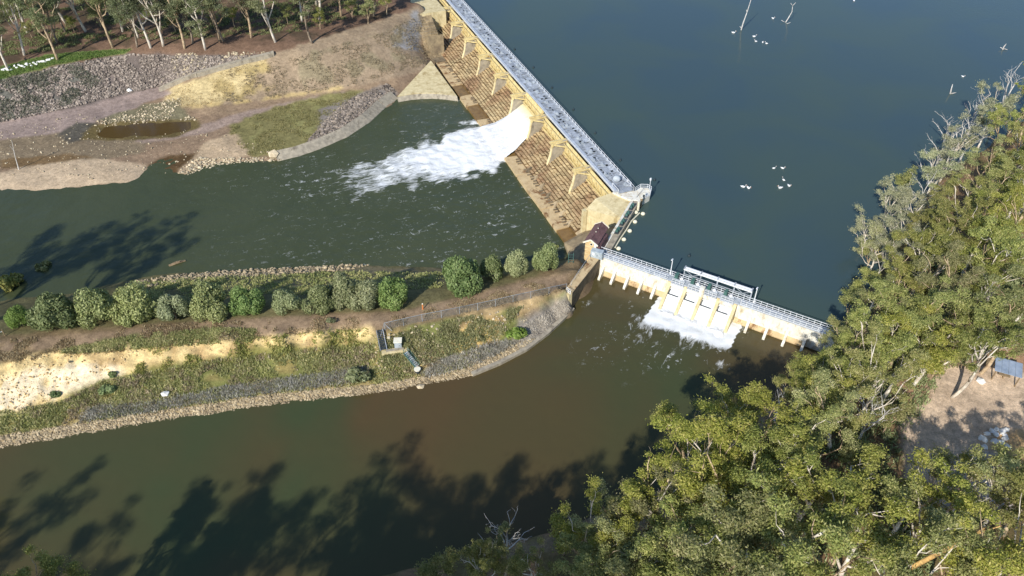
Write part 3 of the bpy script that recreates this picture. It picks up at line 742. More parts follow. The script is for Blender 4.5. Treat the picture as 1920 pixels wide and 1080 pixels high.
# radial gates: yellow skin with ribs, a walkway ledge at the foot
def gate(ua, ub, lift):
    mb = MB(); n = 7; rows = []
    for j in range(n):
        t = j / (n - 1); z = -1.95 + lift + 3.1 * t; ww = 0.75 + 0.45 * math.sin(t * math.pi) ** 1 - 0.35 * t
        rows.append([(ww, z), (ww - 0.12, z)])
    vs = []
    for (a, b_) in rows: vs += [D(ua, a[0], a[1]), D(ub, a[0], a[1]), D(ub, b_[0], b_[1]), D(ua, b_[0], b_[1])]
    fs = []
    for j in range(n - 1):
        o_ = 4 * j
        fs += [(o_, o_ + 1, o_ + 5, o_ + 4), (o_ + 3, o_ + 7, o_ + 6, o_ + 2), (o_, o_ + 4, o_ + 7, o_ + 3), (o_ + 1, o_ + 2, o_ + 6, o_ + 5)]
    fs += [(3, 2, 1, 0), (4 * n - 4, 4 * n - 3, 4 * n - 2, 4 * n - 1)]
    g = mb.add(vs, fs).build('gate', MT['gate_yellow'], weir)
    nr = 9
    for k in range(nr):
        u = ua + (ub - ua) * (k + 0.5) / nr; mb = MB()
        mb.tube([D(u, r[0][0] + 0.08, r[0][1]) for r in rows], 0.085, 4)
        if k % 2 == 0: mb.beam(D(u, 1.25, -1.3 + lift), D(u + (ub - ua) / nr * 0.9, 1.25, 0.3 + lift), 0.1, 0.1)
        mb.build('rib', MT['gate_yellow'], g)
    mb = MB(); mb.beam(D(ua - 0.1, 1.35, -1.55 + lift), D(ub + 0.1, 1.35, -1.55 + lift), 0.24, 0.34)
    mb.beam(D(ua, 1.3, 0.9 + lift * 0.4), D(ub, 1.3, 0.9 + lift * 0.4), 0.16, 0.2)
    mb.build('ledge_beam', MT['gate_yellow'], g)
for bi in range(len(edges_u) - 1):
    ua, ub = edges_u[bi] + 0.75, edges_u[bi + 1] - 0.75
    gate(ua, ub, 0.9 if abs(edges_u[bi] - FLOW[0]) < 0.1 else 0.0)
# walkway: girder, plates, rail
DZ = 1.75
mb = MB(); mb.box(D(66.5, -0.32, DZ + 0.02), 134.5, 0.75, 0.55, U2); mb.build('edge_girder', MT['steel_pale'], weir)
mb = MB(); mb.box(D(66.5, -0.02 + 0.14, DZ + 0.36), 134.5, 0.12, 0.1, U2); mb.build('kerb_rail', MT['rail_white'], weir)
mb = MB(); mb.box(D(66.5, -4.55, DZ - 0.05), 134.5, 0.35, 0.5, U2); mb.build('edge_girder', MT['steel_pale'], weir)
mb = MB()
for k in range(0, 97): mb.box(D(0.2 + 1.38 * k, -2.5, DZ - 0.16), 0.14, 3.9, 0.22, U2)
o = mb.build('cross_beams', MT['steel_grey'], weir, kind='stuff')
mb = MB(); mb.box(D(66.5, -2.5, DZ - 0.45), 134.4, 3.6, 0.16, U2); mb.build('under_deck', MT['steel_dark'], weir)
# walkway plates share a handful of meshes
def plate_mesh(kind):
    mb = MB()
    if kind == 0: mb.box((0, 0, 0.0), 1.30, 1.16, 0.06)
    elif kind == 1:
        for k in range(6): mb.box((-0.55 + 0.22 * k, 0, 0.0), 0.13, 1.16, 0.06)
        mb.box((0, 0.5, 0.02), 1.3, 0.12, 0.06); mb.box((0, -0.5, 0.02), 1.3, 0.12, 0.06)
    elif kind == 2:
        mb.box((-0.36, 0, 0), 0.58, 1.16, 0.06); mb.box((0.36, 0.3, 0.03), 0.5, 0.5, 0.06)
    elif kind == 3:
        mb.box((0, 0, 0), 1.30, 1.16, 0.06); mb.box((0.1, 0.1, 0.26), 0.62, 0.5, 0.5); mb.box((-0.4, -0.2, 0.12), 0.22, 0.5, 0.22)
    elif kind == 4:
        mb.box((0, 0.4, 0), 1.30, 0.34, 0.06); mb.box((0, -0.4, 0), 1.30, 0.34, 0.06); mb.box((0.3, 0, 0.03), 0.2, 0.5, 0.06)
    elif kind == 5:
        mb.box((0, 0, 0), 1.3, 1.16, 0.06); mb.box((0, 0, 0.1), 1.1, 0.16, 0.14); mb.box((0.2, 0.3, 0.1), 0.16, 0.5, 0.14)
    me = mesh_np('walkway_plate', np.array(mb.v), mb.f, MT['steel_pale'] if kind != 3 else MT['steel_grey'])
    return me
plates = [plate_mesh(k) for k in range(6)]
ang = math.atan2(U2[1], U2[0])
for k in range(96):
    for r_ in range(3):
        kd = random.choices((0, 1, 2, 3, 4, 5), (5, 3, 3, 1.2, 2.2, 2.4))[0]
        if r_ == 1 and k % 5 == 2: kd = 3
        o = bpy.data.objects.new('walkway_plate', plates[kd]); link(o, weir)
        q = D(0.9 + 1.38 * k, -1.35 - 1.2 * r_, DZ + random.uniform(-0.02, 0.06)) - ORG[weir.name]
        o.location = q; o.rotation_euler = (random.uniform(-0.05, 0.05), random.uniform(-0.05, 0.05), ang + (math.pi if random.random() < .5 else 0))
pm = MB(); pm.box((0, 0, 0.55), 0.09, 0.09, 1.15); pm.box((0, 0.2, 0.3), 0.07, 0.45, 0.07)
post_me = mesh_np('rail_post', np.array(pm.v), pm.f, MT['rail_white'])
railg = MB()
for h in (0.55, 1.1): railg.beam(D(-0.3, -4.5, DZ + h), D(133, -4.5, DZ + h), 0.08, 0.08)
rail = railg.build('guard_rail', MT['rail_white'], weir)
for k in range(78):
    o = bpy.data.objects.new('rail_post', post_me); link(o, rail); o.location = D(0 + 1.7 * k, -4.5, DZ) - ORG[weir.name]; o.rotation_euler = (0, 0, ang)
# end platform with motor cover and open stair
mb = MB(); mb.ball(D(3.0, -2.4, DZ + 0.75), 0.95, 0.8, 0.85, 10, 6); mb.build('motor_cover', MT['steel_grey'], weir, True)
mb = MB(); mb.box(D(-1.0, -2.4, DZ + 0.12), 1.6, 3.6, 0.16, U2)
for k in range(3): mb.box(D(-0.4 - 0.5 * k, -1.2, DZ + 0.28), 0.16, 1.4, 0.06, U2)
mb.build('end_landing', MT['steel_pale'], weir)
mb = MB()
for a in (-0.4, -4.4):
    mb.beam(D(-1.7, a, DZ), D(-1.7, a, DZ + 1.1), 0.08, 0.08); mb.beam(D(1.2, a, DZ), D(1.2, a, DZ + 1.1), 0.08, 0.08)
    mb.beam(D(-1.7, a, DZ + 1.1), D(1.2, a, DZ + 1.1), 0.08, 0.08)
mb.build('landing_rail', MT['rail_white'], weir)
# apron: slabs in a row at the toe, worn, some wet
u = -6.0
while u < 98:
    L = random.uniform(6.5, 9.5); wet = (28 < u < 37) or (54 < u < 62) or u < -3 or random.random() < 0.12
    zt = -7.05 + random.uniform(-0.12, 0.12) - (0.25 if wet else 0)
    mb = MB(); a0 = random.uniform(9.35, 9.7); a1 = 13.1 + random.uniform(-0.12, 0.12); sk = random.uniform(-0.8, 0.8)
    mb.prism([tuple(D(u + 0.03, a0, 0)[:2]), tuple(D(u + 0.03 + sk, a1, 0)[:2]), tuple(D(min(u + L, 99) - 0.03 + sk * 0.6, a1, 0)[:2]), tuple(D(min(u + L, 99) - 0.03, a0, 0)[:2])], -9.5, zt)
    s = mb.build('apron_slab', MT['concrete_wet'] if wet else MT['apron'], weir)
    if not wet:
        for k in range(int(L / 1.1)):
            if random.random() < 0.75:
                mb = MB(); mb.box(D(u + 0.7 + k * 1.1, 10.2 + random.uniform(-0.2, 0.2), zt + 0.12), 0.34, random.uniform(0.7, 1.2), 0.4, U2)
                mb.build('baffle_block', MT['concrete_dark'], s)
    u += L
for k in range(9):
    uu = 2 + 4.2 * k
    if 28 < uu < 60: continue
    mb = MB(); q = [D(uu, 8.6, -6.6), D(uu + 1.6, 9.9, -7.1), D(uu - 0.6, 10.2, -7.1)]
    mb.add([*q, D(uu + 0.3, 9.0, -5.7)], [(0, 2, 1), (0, 1, 3), (1, 2, 3), (2, 0, 3)])
    mb.build('toe_buttress', MT['granite_grey'], weir)
# stepped stone abutment at the far bank
ab = thing('stone_abutment', D(110, 10.5, -7), 'weathered stepped stone abutment at the far end of the weir', 'abutment')
nb = 16
for k in range(nb):
    uu = 103.0 + 17.0 * k / nb; zt = -6.7 + 8.0 * (k / nb) ** 0.95; mb = MB(); ww = 8.2
    while ww < 13.6:
        L = random.uniform(0.7, 1.4); mb_ = D(uu + 0.55, ww + L / 2, zt - 1.0 + random.uniform(-0.15, 0.15))
        mb.box(mb_, 1.15 + random.uniform(0, 0.25), L - 0.06, 2.0, U2)
        ww += L
    mb.build('stone_step', MT['granite_grey'], ab)
mb = MB(); mb.prism([tuple(D(104, 8.6, 0)[:2]), tuple(D(104, 13.2, 0)[:2]), tuple(D(121, 13.2, 0)[:2]), tuple(D(121, 8.6, 0)[:2])], -10, [-7.6, -7.6, 0.0, 0.0]); mb.build('stone_core', MT['granite_grey'], ab)
mb = MB(); mb.prism([tuple(D(119, 3.0, 0)[:2]), tuple(D(119, 12.5, 0)[:2]), tuple(D(134, 12.5, 0)[:2]), tuple(D(134, 3.0, 0)[:2])], -8, 1.6); mb.build('top_block', MT['concrete_cream'], ab)
mb = MB(); mb.prism([tuple(D(99.5, 9.0, 0)[:2]), tuple(D(99.5, 13.2, 0)[:2]), tuple(D(103.4, 13.6, 0)[:2]), tuple(D(103.4, 9.0, 0)[:2])], -10, -6.9); mb.build('wet_sill', MT['concrete_dark'], ab)
# cream splitter slab beside the pool
sl = MB()
pa, pl, pr = P(808, 114, -5.6)[:2], P(745, 181, -6.6)[:2], P(857, 181, -6.9)[:2]
ins = lambda a, b, t: tuple(a + (b - a) * t)
poly = [tuple(pa), ins(pa, pl, 0.5), tuple(pl)] + [tuple(pl + (pr - pl) * t + np.array((-0.35, 0.95)) * (2.1 * math.sin(t * math.pi))) for t in (0.12, 0.26, 0.42, 0.6, 0.8)] + [tuple(pr), ins(pr, pa, 0.5)]
zt = [-5.5, -6.0, -6.6, -6.55, -6.5, -6.5, -6.55, -6.65, -6.8, -6.2]
sl.prism(poly, -10.0, zt)
o = sl.build('splitter_slab', MT['concrete_cream']); tag(o, 'smooth cream triangular concrete slab beside the river pool at the weir foot', 'concrete slab')
mb = MB()
lip = [np.array(p) for p in poly[2:9]]
for i in range(len(lip) - 1):
    a, b_ = lip[i], lip[i + 1]; dn = np.array((0.35, -0.95)) * 1.2
    mb.add([(*a, -6.75), (*b_, -6.75), (*(b_ + dn), -8.3), (*(a + dn), -8.3), (*a, -9), (*b_, -9), (*(b_ + dn), -9.5), (*(a + dn), -9.5)],
           [(3, 2, 1, 0), (4, 5, 6, 7), (0, 1, 5, 4), (1, 2, 6, 5), (2, 3, 7, 6), (3, 0, 4, 7)])
mb.build('rounded_lip', MT['concrete_grey'], o)
# concrete edging along the pool
kpts = [P(x, y, RIV)[:2] for x, y in [(745, 184), (722, 200), (692, 228), (650, 256), (600, 278), (560, 292), (520, 301)]]
mb = MB()
for i in range(len(kpts) - 1):
    a, b_ = kpts[i], kpts[i + 1]; d_ = (b_ - a) / np.linalg.norm(b_ - a); nrm = np.array((-d_[1], d_[0]))
    if nrm[1] < 0: nrm = -nrm
    wd = 2.4
    mb.add([(*(a - nrm * 0.7), -8.6), (*(b_ - nrm * 0.7), -8.6), (*(b_ + nrm * wd), -9), (*(a + nrm * wd), -9), (*(a - nrm * 0.4), -7.9), (*(b_ - nrm * 0.4), -7.9), (*(b_ + nrm * wd), -6.35), (*(a + nrm * wd), -6.35)],
           [(3, 2, 1, 0), (4, 5, 6, 7), (0, 1, 5, 4), (1, 2, 6, 5), (2, 3, 7, 6), (3, 0, 4, 7)])
o = mb.build('concrete_edging', MT['concrete_grey']); tag(o, 'curved sloping concrete edging along the river pool beside the rock pile', 'edging')
# curved training wall on the far bank
tw = [(300, 170), (330, 156), (370, 141), (415, 128), (460, 116), (500, 106), (514, 102)]
tw = [Pg(*q) + (0, 0, 0.35) for q in tw]
mb = MB()
for i in range(len(tw) - 1):
    a = tw[i]; b_ = tw[i + 1]
    d_ = (b_ - a)[:2]; d_ /= np.linalg.norm(d_); nr = np.array((-d_[1], d_[0])) * 0.75
    mb.add([(*(a[:2] - nr), a[2] - 3.5), (*(b_[:2] - nr), b_[2] - 3.5), (*(b_[:2] + nr), b_[2] - 3.5), (*(a[:2] + nr), a[2] - 3.5),
            (*(a[:2] - nr), a[2] + 0.5), (*(b_[:2] - nr), b_[2] + 0.5), (*(b_[:2] + nr), b_[2] + 0.6), (*(a[:2] + nr), a[2] + 0.6)],
           [(3, 2, 1, 0), (4, 5, 6, 7), (0, 1, 5, 4), (1, 2, 6, 5), (2, 3, 7, 6), (3, 0, 4, 7)])
o = mb.build('training_wall', MT['concrete_grey']); tag(o, 'pale curved concrete training wall climbing the far river bank', 'wall')

# spilling water: one thick sheet from the open gate to the pool
nu_, nw_ = 40, 60
V = []; fc = []
for j in range(nw_):
    t = j / (nw_ - 1); wv = 0.9 + 17.5 * t
    for i in range(nu_):
        s = i / (nu_ - 1)
        ua, ub = 40.2, 52.2
        fan0 = 33.5 - ua; fan1 = 56.5 - ub
        u = (ua + fan0 * t ** 1.4) * (1 - s) + (ub + fan1 * t ** 1.4) * s
        z = float(np.interp(wv, [0.9, 1.6, 3.0, 6.0, 9.2, 11.0, 13.0, 14.5, 16.5, 18.4], [-1.1, -1.2, -2.2, -4.3, -6.0, -6.4, -6.75, -7.5, -7.5, -8.5]))
        prof = 1 - abs(2 * s - 1) ** 6
        z += 0.35 * prof * min(1, t * 5) - 0.5 * (1 - prof) * t
        V.append((u, wv, z)); fc.append(max(0.0, 1 - t / 0.2))
V = np.array(V)
q = O2 + V[:, :1] * U2 + V[:, 1:2] * W2
tt = np.repeat(np.linspace(0, 1, nw_), nu_)
disp = (fbm(V[:, 0] / 0.8, V[:, 1] / 4.5, 91, 5) - 0.5) * (0.15 + 0.8 * sm(tt, 0.2, 0.8))
wd = (fbm(V[:, 0] / 1.6, V[:, 1] / 1.6, 95, 4) - 0.5) * 2.2 * sm(tt, 0.55, 1.0)
Vw = np.concatenate((q + wd[:, None] * W2, (V[:, 2] + disp)[:, None]), 1)
id_ = np.arange(nu_ * nw_).reshape(nw_, nu_)
Fw = np.stack((id_[:-1, :-1], id_[:-1, 1:], id_[1:, 1:], id_[1:, :-1]), -1).reshape(-1, 4)
def whitewater(name):
    m, nt, b, out = newmat(name)
    at = nt.nodes.new('ShaderNodeAttribute'); at.attribute_name = 'thin'
    p = geo_pos(nt); na = nnoise(nt, 0.8, 8, 0.7, p, 0.6).outputs[0]
    col = nramp(nt, na, [(0.3, (0.70, 0.73, 0.74)), (0.5, (0.83, 0.84, 0.84))]).outputs[0]
    col = nmix(nt, nmath(nt, 'MULTIPLY', at.outputs['Fac'], 0.9), col, S(214, 194, 120))
    nt.links.new(col, b.inputs['Base Color']); b.inputs['Roughness'].default_value = 0.55; b.inputs['Specular IOR Level'].default_value = 0.4
    nbump(nt, b, nnoise(nt, 1.6, 8, 0.75, p, 0.5).outputs[0], 0.6, 0.4)
    return m
MT['white'] = whitewater('white_water')
me = mesh_np('falling_water', Vw, Fw, MT['white'], True)
a = me.attributes.new('thin', 'FLOAT', 'POINT'); a.data.foreach_set('value', np.array(fc, np.float32))
o = bpy.data.objects.new('falling_water', me); link(o); tag(o, 'white sheet of water rushing down the weir steps', 'water', kind='structure')
if sum(p_.normal.z for p_ in me.polygons) < 0: me.flip_normals()

# ------------------------------------------------------------------ canal regulator
RG = thing('canal_regulator', R(22, 0, -3), 'white concrete canal regulator with four spilling gates and railed walkway', 'regulator')
WTOP = 1.25
CH = [14.9, 18.25, 21.6, 24.95, 28.3]           # chute walls
mb = MB()
mb.box(R((CH[0] - 0.4) / 2 - 0.3, -0.35, (WTOP - 7) / 2), CH[0] + 0.3, 1.3, WTOP + 7, E2); mb.build('wall', MT['concrete_white'], RG)
mb = MB(); mb.box(R((CH[-1] + 0.4 + 47.5) / 2, -0.35, (WTOP - 7) / 2), 47.5 - CH[-1] - 0.4, 1.3, WTOP + 7, E2); mb.build('wall', MT['concrete_white'], RG)
mb = MB(); mb.box(R((CH[0] + CH[-1]) / 2, -0.9, -3.8), CH[-1] - CH[0] + 0.8, 0.8, 6.0, E2); mb.build('sill_wall', MT['concrete_white'], RG)
def foot(e0, e1):
    mb = MB()
    vs = []
    for e in (e0, e1): vs += [R(e, 0.28, -1.9), R(e, 0.75, -2.75), R(e, 0.75, -4.5), R(e, 0.28, -4.5)]
    mb.add(vs, [(3, 2, 1, 0), (4, 5, 6, 7), (0, 1, 5, 4), (1, 2, 6, 5), (2, 3, 7, 6), (3, 0, 4, 7)])
    mb.build('wall_foot', MT['apron'], RG)
FINS = [0.6, 3.3, 6.3, 9.3, 12.2, 31.6, 35.2, 38.8, 42.2]
def fin(e):
    mb = MB(); prof = [(0.25, -0.7), (0.6, -0.75), (2.5, -2.55), (2.55, -5), (0.25, -5)]
    vs = [R(e - 0.24, g, z) for g, z in prof] + [R(e + 0.24, g, z) for g, z in prof]; k = 5
    mb.add(vs, [tuple(range(k)), tuple(range(2 * k - 1, k - 1, -1))] + [(j, j + k, (j + 1) % k + k, (j + 1) % k) for j in range(k)])
    mb.build('buttress', MT['concrete_white'], RG)
for e in FINS: fin(e)
for a, b_ in zip(FINS[:-1], FINS[1:]):
    if b_ - a < 5: foot(a + 0.26, b_ - 0.26)
foot(FINS[4] + 0.26, CH[0] - 0.4); foot(CH[-1] + 0.4, FINS[5] - 0.26)
for i, e in enumerate(CH):
    mb = MB(); prof = [(-1.2, 1.2), (0.35, 1.2), (0.9, 0.1), (1.5, -0.3), (2.6, -1.0), (3.6, -2.2), (4.3, -2.9), (4.3, -5.5), (-1.2, -5.5)]
    k = len(prof); vs = [R(e - 0.3, g, z) for g, z in prof] + [R(e + 0.3, g, z) for g, z in prof]
    mb.add(vs, [tuple(range(k)), tuple(range(2 * k - 1, k - 1, -1))] + [(j, j + k, (j + 1) % k + k, (j + 1) % k) for j in range(k)])
    mb.build('chute_wall', MT['concrete_cream'], RG)
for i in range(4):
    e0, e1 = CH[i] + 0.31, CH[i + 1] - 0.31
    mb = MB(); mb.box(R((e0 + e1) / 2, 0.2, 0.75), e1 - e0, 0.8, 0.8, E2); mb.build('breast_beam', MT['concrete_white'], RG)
    mb = MB(); mb.beam(R(e0 + 0.1, 1.7, -0.75), R(e1 - 0.5, 1.7, -0.75), 0.14, 0.12); mb.beam(R(e0 + 0.15, 0.6, -0.35), R(e0 + 0.15, 1.75, -0.75), 0.14, 0.12); mb.build('gate_shadow_bar', MT['steel_dark'], RG)  # dark bars standing in for the gate frame's shadow in the chute
    mb = MB(); mb.box(R((e0 + e1) / 2, -0.55, 0.0), e1 - e0, 0.12, 1.6, E2); mb.build('sluice_gate', MT['steel_dark'], RG)
# spilling chutes
for i in range(4):
    e0, e1 = CH[i] + 0.29, CH[i + 1] - 0.29; nu_, nw_ = 14, 34; V = []
    for j in range(nw_):
        t = j / (nw_ - 1); g = -0.5 + 7.0 * t
        z = -0.35 - 2.75 * sm(np.array(t), 0.0, 0.78) + (0.25 if t > 0.6 else 0) * math.sin((t - 0.6) / 0.4 * math.pi) - 0.75 * max(0, t - 0.8) / 0.2
        for k in range(nu_):
            s = k / (nu_ - 1); ex = max(0, (g - 4.3)) * 0.22
            V.append((e0 - ex + (e1 - e0 + 2 * ex) * s, g, float(z)))
    V = np.array(V); tt = np.repeat(np.linspace(0, 1, nw_), nu_)
    V[:, 2] += (fbm(V[:, 0] / 0.7, V[:, 1] / 1.2, 130 + i, 4) - 0.5) * (0.12 + 0.7 * sm(tt, 0.3, 0.8))
    V[:, 1] += (fbm(V[:, 0] / 0.8, V[:, 1] / 0.8, 140 + i, 4) - 0.5) * 2.0 * sm(tt, 0.6, 1)
    q = R2 + V[:, :1] * E2 + V[:, 1:2] * G2
    id_ = np.arange(nu_ * nw_).reshape(nw_, nu_); Fw = np.stack((id_[:-1, :-1], id_[:-1, 1:], id_[1:, 1:], id_[1:, :-1]), -1).reshape(-1, 4)
    me = mesh_np('chute_water', np.concatenate((q, V[:, 2:]), 1), Fw, MT['white'], True)
    a = me.attributes.new('thin', 'FLOAT', 'POINT'); a.data.foreach_set('value', np.zeros(len(V), np.float32))
    if sum(p_.normal.z for p_ in me.polygons) < 0: me.flip_normals()
    o = bpy.data.objects.new('chute_water', me); link(o); tag(o, 'white water spilling down a regulator chute', 'water', kind='structure')
# walkway
RD = 1.45
mb = MB(); mb.box(R(23.2, -0.55, RD - 0.02), 48.6, 1.75, 0.22, E2); mb.build('walkway_slab', MT['steel_pale'], RG)
mb = MB()
for k in range(60): mb.box(R(-0.6 + 0.81 * k, -0.55, RD + 0.10), 0.74, 1.45, 0.03, E2)
mb.build('grating', MT['steel_grey'], RG, kind='stuff')
pm2 = MB(); pm2.box((0, 0, 0.52), 0.07, 0.07, 1.1)
post2 = mesh_np('rail_post', np.array(pm2.v), pm2.f, MT['rail_white'])
ra = math.atan2(E2[1], E2[0])
for g, sp in ((-1.36, [(-1, 47.4)]), (0.26, [(-0.8, 14.4), (29.2, 47.4)])):
    for a, b_ in sp:
        mb = MB()
        for h in (0.12, 0.55, 1.08): mb.beam(R(a, g, RD + h), R(b_, g, RD + h), 0.075, 0.075)
        rl = mb.build('guard_rail', MT['rail_white'], RG)
        k = a
        while k <= b_ + 0.01:
            o = bpy.data.objects.new('rail_post', post2); link(o, rl); o.location = R(k, g, RD + 0.1) - ORG[RG.name]; o.rotation_euler = (0, 0, ra); k += 1.12
# gantry with crane beam
gy0, ge0, ge1, gh = -1.75, 16.8, 30.3, 3.75
mb = MB(); mb.beam(R(ge0 - 0.1, gy0, gh), R(ge1 + 0.1, gy0, gh), 0.28, 0.34); mb.beam(R(ge0 - 0.1, gy0 - 0.55, gh), R(ge1 + 0.1, gy0 - 0.55, gh), 0.28, 0.34)
gan = mb.build('crane_beam', MT['rail_white'], RG)
for k in range(5):
    e = ge0 + (ge1 - ge0) * k / 4; mb = MB()
    mb.beam(R(e, gy0 - 0.25, 0.6), R(e, gy0 - 0.25, gh - 0.1), 0.2, 0.2, (1, 0, 0)); mb.beam(R(e, gy0 - 0.75, gh + 0.26), R(e, gy0 + 0.25, gh + 0.26), 0.2, 0.2)
    mb.build('gantry_post', MT['steel_pale'], RG)
mb = MB(); mb.beam(R(ge0, gy0 - 0.25, 2.4), R(ge1, gy0 - 0.25, 2.4), 0.1, 0.12)
mb.build('gantry_tie', MT['steel_grey'], RG)
for k in (0, 3):
    a = ge0 + (ge1 - ge0) * k / 4; b_ = ge0 + (ge1 - ge0) * (k + 1) / 4; mb = MB()
    mb.beam(R(a, gy0 - 0.2, 1.5), R(b_, gy0 - 0.2, gh - 0.3), 0.09, 0.09); mb.beam(R(a, gy0 - 0.3, gh - 0.3), R(b_, gy0 - 0.3, 1.5), 0.09, 0.09)
    mb.build('cross_brace', MT['steel_grey'], RG)
# gate hoists
for i in range(4):
    e = (CH[i] + CH[i + 1]) / 2
    mb = MB(); mb.box(R(e - 0.75, -0.7, RD + 0.75), 0.75, 1.3, 1.3, E2, 0.2)
    hs = mb.build('hoist', MT['teal_metal'], RG)
    mb = MB(); mb.ball(R(e + 0.35, -0.5, RD + 0.6), 0.38, 0.38, 0.45, 8, 5); mb.tube([R(e + 0.1, -0.5, RD + 0.35), R(e + 1.0, -0.5, RD + 0.35)], 0.17, 8); mb.build('motor', MT['rail_white'], hs)
    mb = MB(); mb.tube([R(e - 1.3, 0.0, RD + 0.55), R(e + 1.3, 0.0, RD + 0.55)], 0.12, 8); mb.build('shaft', MT['steel_grey'], hs)
    mb = MB()
    for h in (0.15, 0.6, 1.1): mb.beam(R(CH[i] + 0.5, 0.72, RD + h - 0.2), R(CH[i + 1] - 0.5, 0.72, RD + h - 0.2), 0.07, 0.07)
    for t in (0.5, 1.3, 2.1, 2.85): mb.beam(R(CH[i] + t, 0.72, RD - 0.2), R(CH[i] + t, 0.72, RD + 0.9), 0.07, 0.07, (1, 0, 0))
    mb.build('hoist_rail', MT['rail_white'], hs)
    mb = MB(); mb.box(R(e, 0.35, RD - 0.12), 2.7, 0.95, 0.1, E2); mb.build('hoist_deck', MT['steel_pale'], hs)
mb = MB(); mb.box(R(CH[2], 0.55, 1.7), 0.85, 0.8, 2.2, E2); mb.build('pillar', MT['concrete_white'], RG)
# lamps
for e, txt in ((14.2, 'slender white lamp post left of the crane gantry on the regulator'), (31.2, 'slender white lamp post right of the crane gantry on the regulator')):
    L = thing('lamp_post', R(e, -1.5, RD), txt, 'lamp post', 'lamp posts on the regulator')
    mb = MB(); mb.tube([R(e, -1.55, RD - 0.1), R(e, -1.55, RD + 3.9)], [0.11, 0.075], 8); mb.build('pole', MT['rail_white'], L)
    mb = MB(); mb.beam(R(e, -1.55, RD + 3.9), R(e, -0.9, RD + 4.0), 0.26, 0.16); mb.build('lamp_head', MT['rail_white'], L)
    mb = MB(); mb.box(R(e, -1.55, RD + 0.3), 0.26, 0.2, 0.5, E2); mb.build('base_box', MT['rail_white'], L)

# ------------------------------------------------------------------ guide wall, house, abutments
gw = thing('guide_wall', K(12, 0, -3), 'grey concrete guide wall with a walkway running from the regulator to the weir end', 'wall')
mb = MB(); mb.box(K(14.0, -0.15, -3.0), 27.6, 1.9, 8.6, K2); mb.build('wall', MT['concrete_grey'], gw)
mb = MB(); mb.box(K(14.0, -0.75, 1.38), 27.4, 0.55, 0.16, K2); mb.build('curb', MT['concrete_white'], gw)
ka = math.atan2(K2[1], K2[0])
def frail(parent, pts_, z, hs=(0.1, 0.55, 1.05), step=1.4, m='rail_white'):
    mb = MB()
    for i in range(len(pts_) - 1):
        for h in hs: mb.beam((*pts_[i], z + h), (*pts_[i + 1], z + h), 0.075, 0.075)
    rl = mb.build('guard_rail', MT[m], parent)
    for i in range(len(pts_) - 1):
        a = np.array(pts_[i]); b_ = np.array(pts_[i + 1]); n_ = max(1, int(np.linalg.norm(b_ - a) / step))
        for k in range(n_ + (1 if i == len(pts_) - 2 else 0)):
            q = a + (b_ - a) * k / n_; o = bpy.data.objects.new('rail_post', post2); link(o, rl); o.location = np.array((*q, z)) - ORG[parent.name]
end = [tuple(D(-2.0, -4.6, 0)[:2])] + [tuple(K(k, n_, 0)[:2]) for k, n_ in ((27.6, -0.6), (28.2, 0.9), (27.6, 2.0), (25.6, 2.3), (24.0, 1.6))]
mb = MB(); mb.prism([tuple(D(-0.2, -4.4, 0)[:2]), tuple(D(-0.4, 0.4, 0)[:2]), tuple(K(22.0, -1.0, 0)[:2]), tuple(K(23.0, 1.2, 0)[:2]), *end[::-1]], -6, 1.52); mb.build('end_platform', MT['concrete_white'], gw)
frail(gw, end, 1.55, step=1.1)
mb = MB(); mb.beam((*K(27.3, 1.6, 0)[:2], 1.5), (*K(27.3, 1.6, 0)[:2], 4.6), 0.1, 0.1, (1, 0, 0)); mb.box(K(27.3, 1.6, 4.7), 0.35, 0.35, 0.5, K2); mb.build('beacon', MT['rail_white'], gw)
mb = MB(); mb.beam((*K(23.5, -0.2, 0)[:2], 1.6), (*K(27.0, 0.4, 0)[:2], 2.2), 0.06, 0.06); mb.build('pipe', MT['steel_dark'], gw)
for k, lab in ((9.3, 'nearest the house'), (12.6, 'second from the house'), (15.9, 'third from the house'), (19.2, 'nearest the end platform')):
    t = thing('winch', K(k, 0.0, 1.35), 'dark teal winch on the guide wall, ' + lab, 'winch', 'winches along the guide wall')
    mb = MB(); mb.box(K(k, 0.0, 1.55), 1.5, 0.8, 0.4, K2); mb.build('base', MT['steel_dark'], t)
    mb = MB(); mb.tube([K(k - 0.6, 0, 2.0), K(k + 0.6, 0, 2.0)], 0.34, 8); mb.build('drum', MT['teal_metal'], t)
    mb = MB(); mb.box(K(k + 0.2, 0.25, 2.3), 0.5, 0.5, 0.7, K2, 0.2); mb.build('gearbox', MT['teal_metal'], t)
# sloping cream wing wall closing the near end of the weir
ww_ = thing('wing_wall', D(-2, 5, -7), 'tall cream concrete wing wall closing the near end of the weir', 'wall')
mb = MB(); mb.prism([tuple(D(-0.15, 0.2, 0)[:2]), tuple(D(-0.5, 4.6, 0)[:2]), tuple(D(-2.0, 7.6, 0)[:2]), tuple(K(15.5, -1.1, 0)[:2]), tuple(K(25.0, -1.1, 0)[:2])], -9, [1.25, 0.9, -0.3, 0.6, 1.3]); mb.build('wall', MT['concrete_cream'], ww_)
mb = MB(); mb.box(D(-2.0, 8.0, -4.0), 0.9, 0.9, 7.2, U2); mb.build('end_pier', MT['concrete_cream'], ww_)
mb = MB(); mb.prism([tuple(D(-2.2, 7.8, 0)[:2]), tuple(D(-3.5, 13.4, 0)[:2]), tuple(K(3.0, -6.5, 0)[:2]), tuple(K(2.0, -1.1, 0)[:2]), tuple(K(15.5, -1.1, 0)[:2])], -10, [-6.3, -7.2, -7.0, -1.6, -1.2]); mb.build('stepped_core', MT['granite_grey'], ww_)
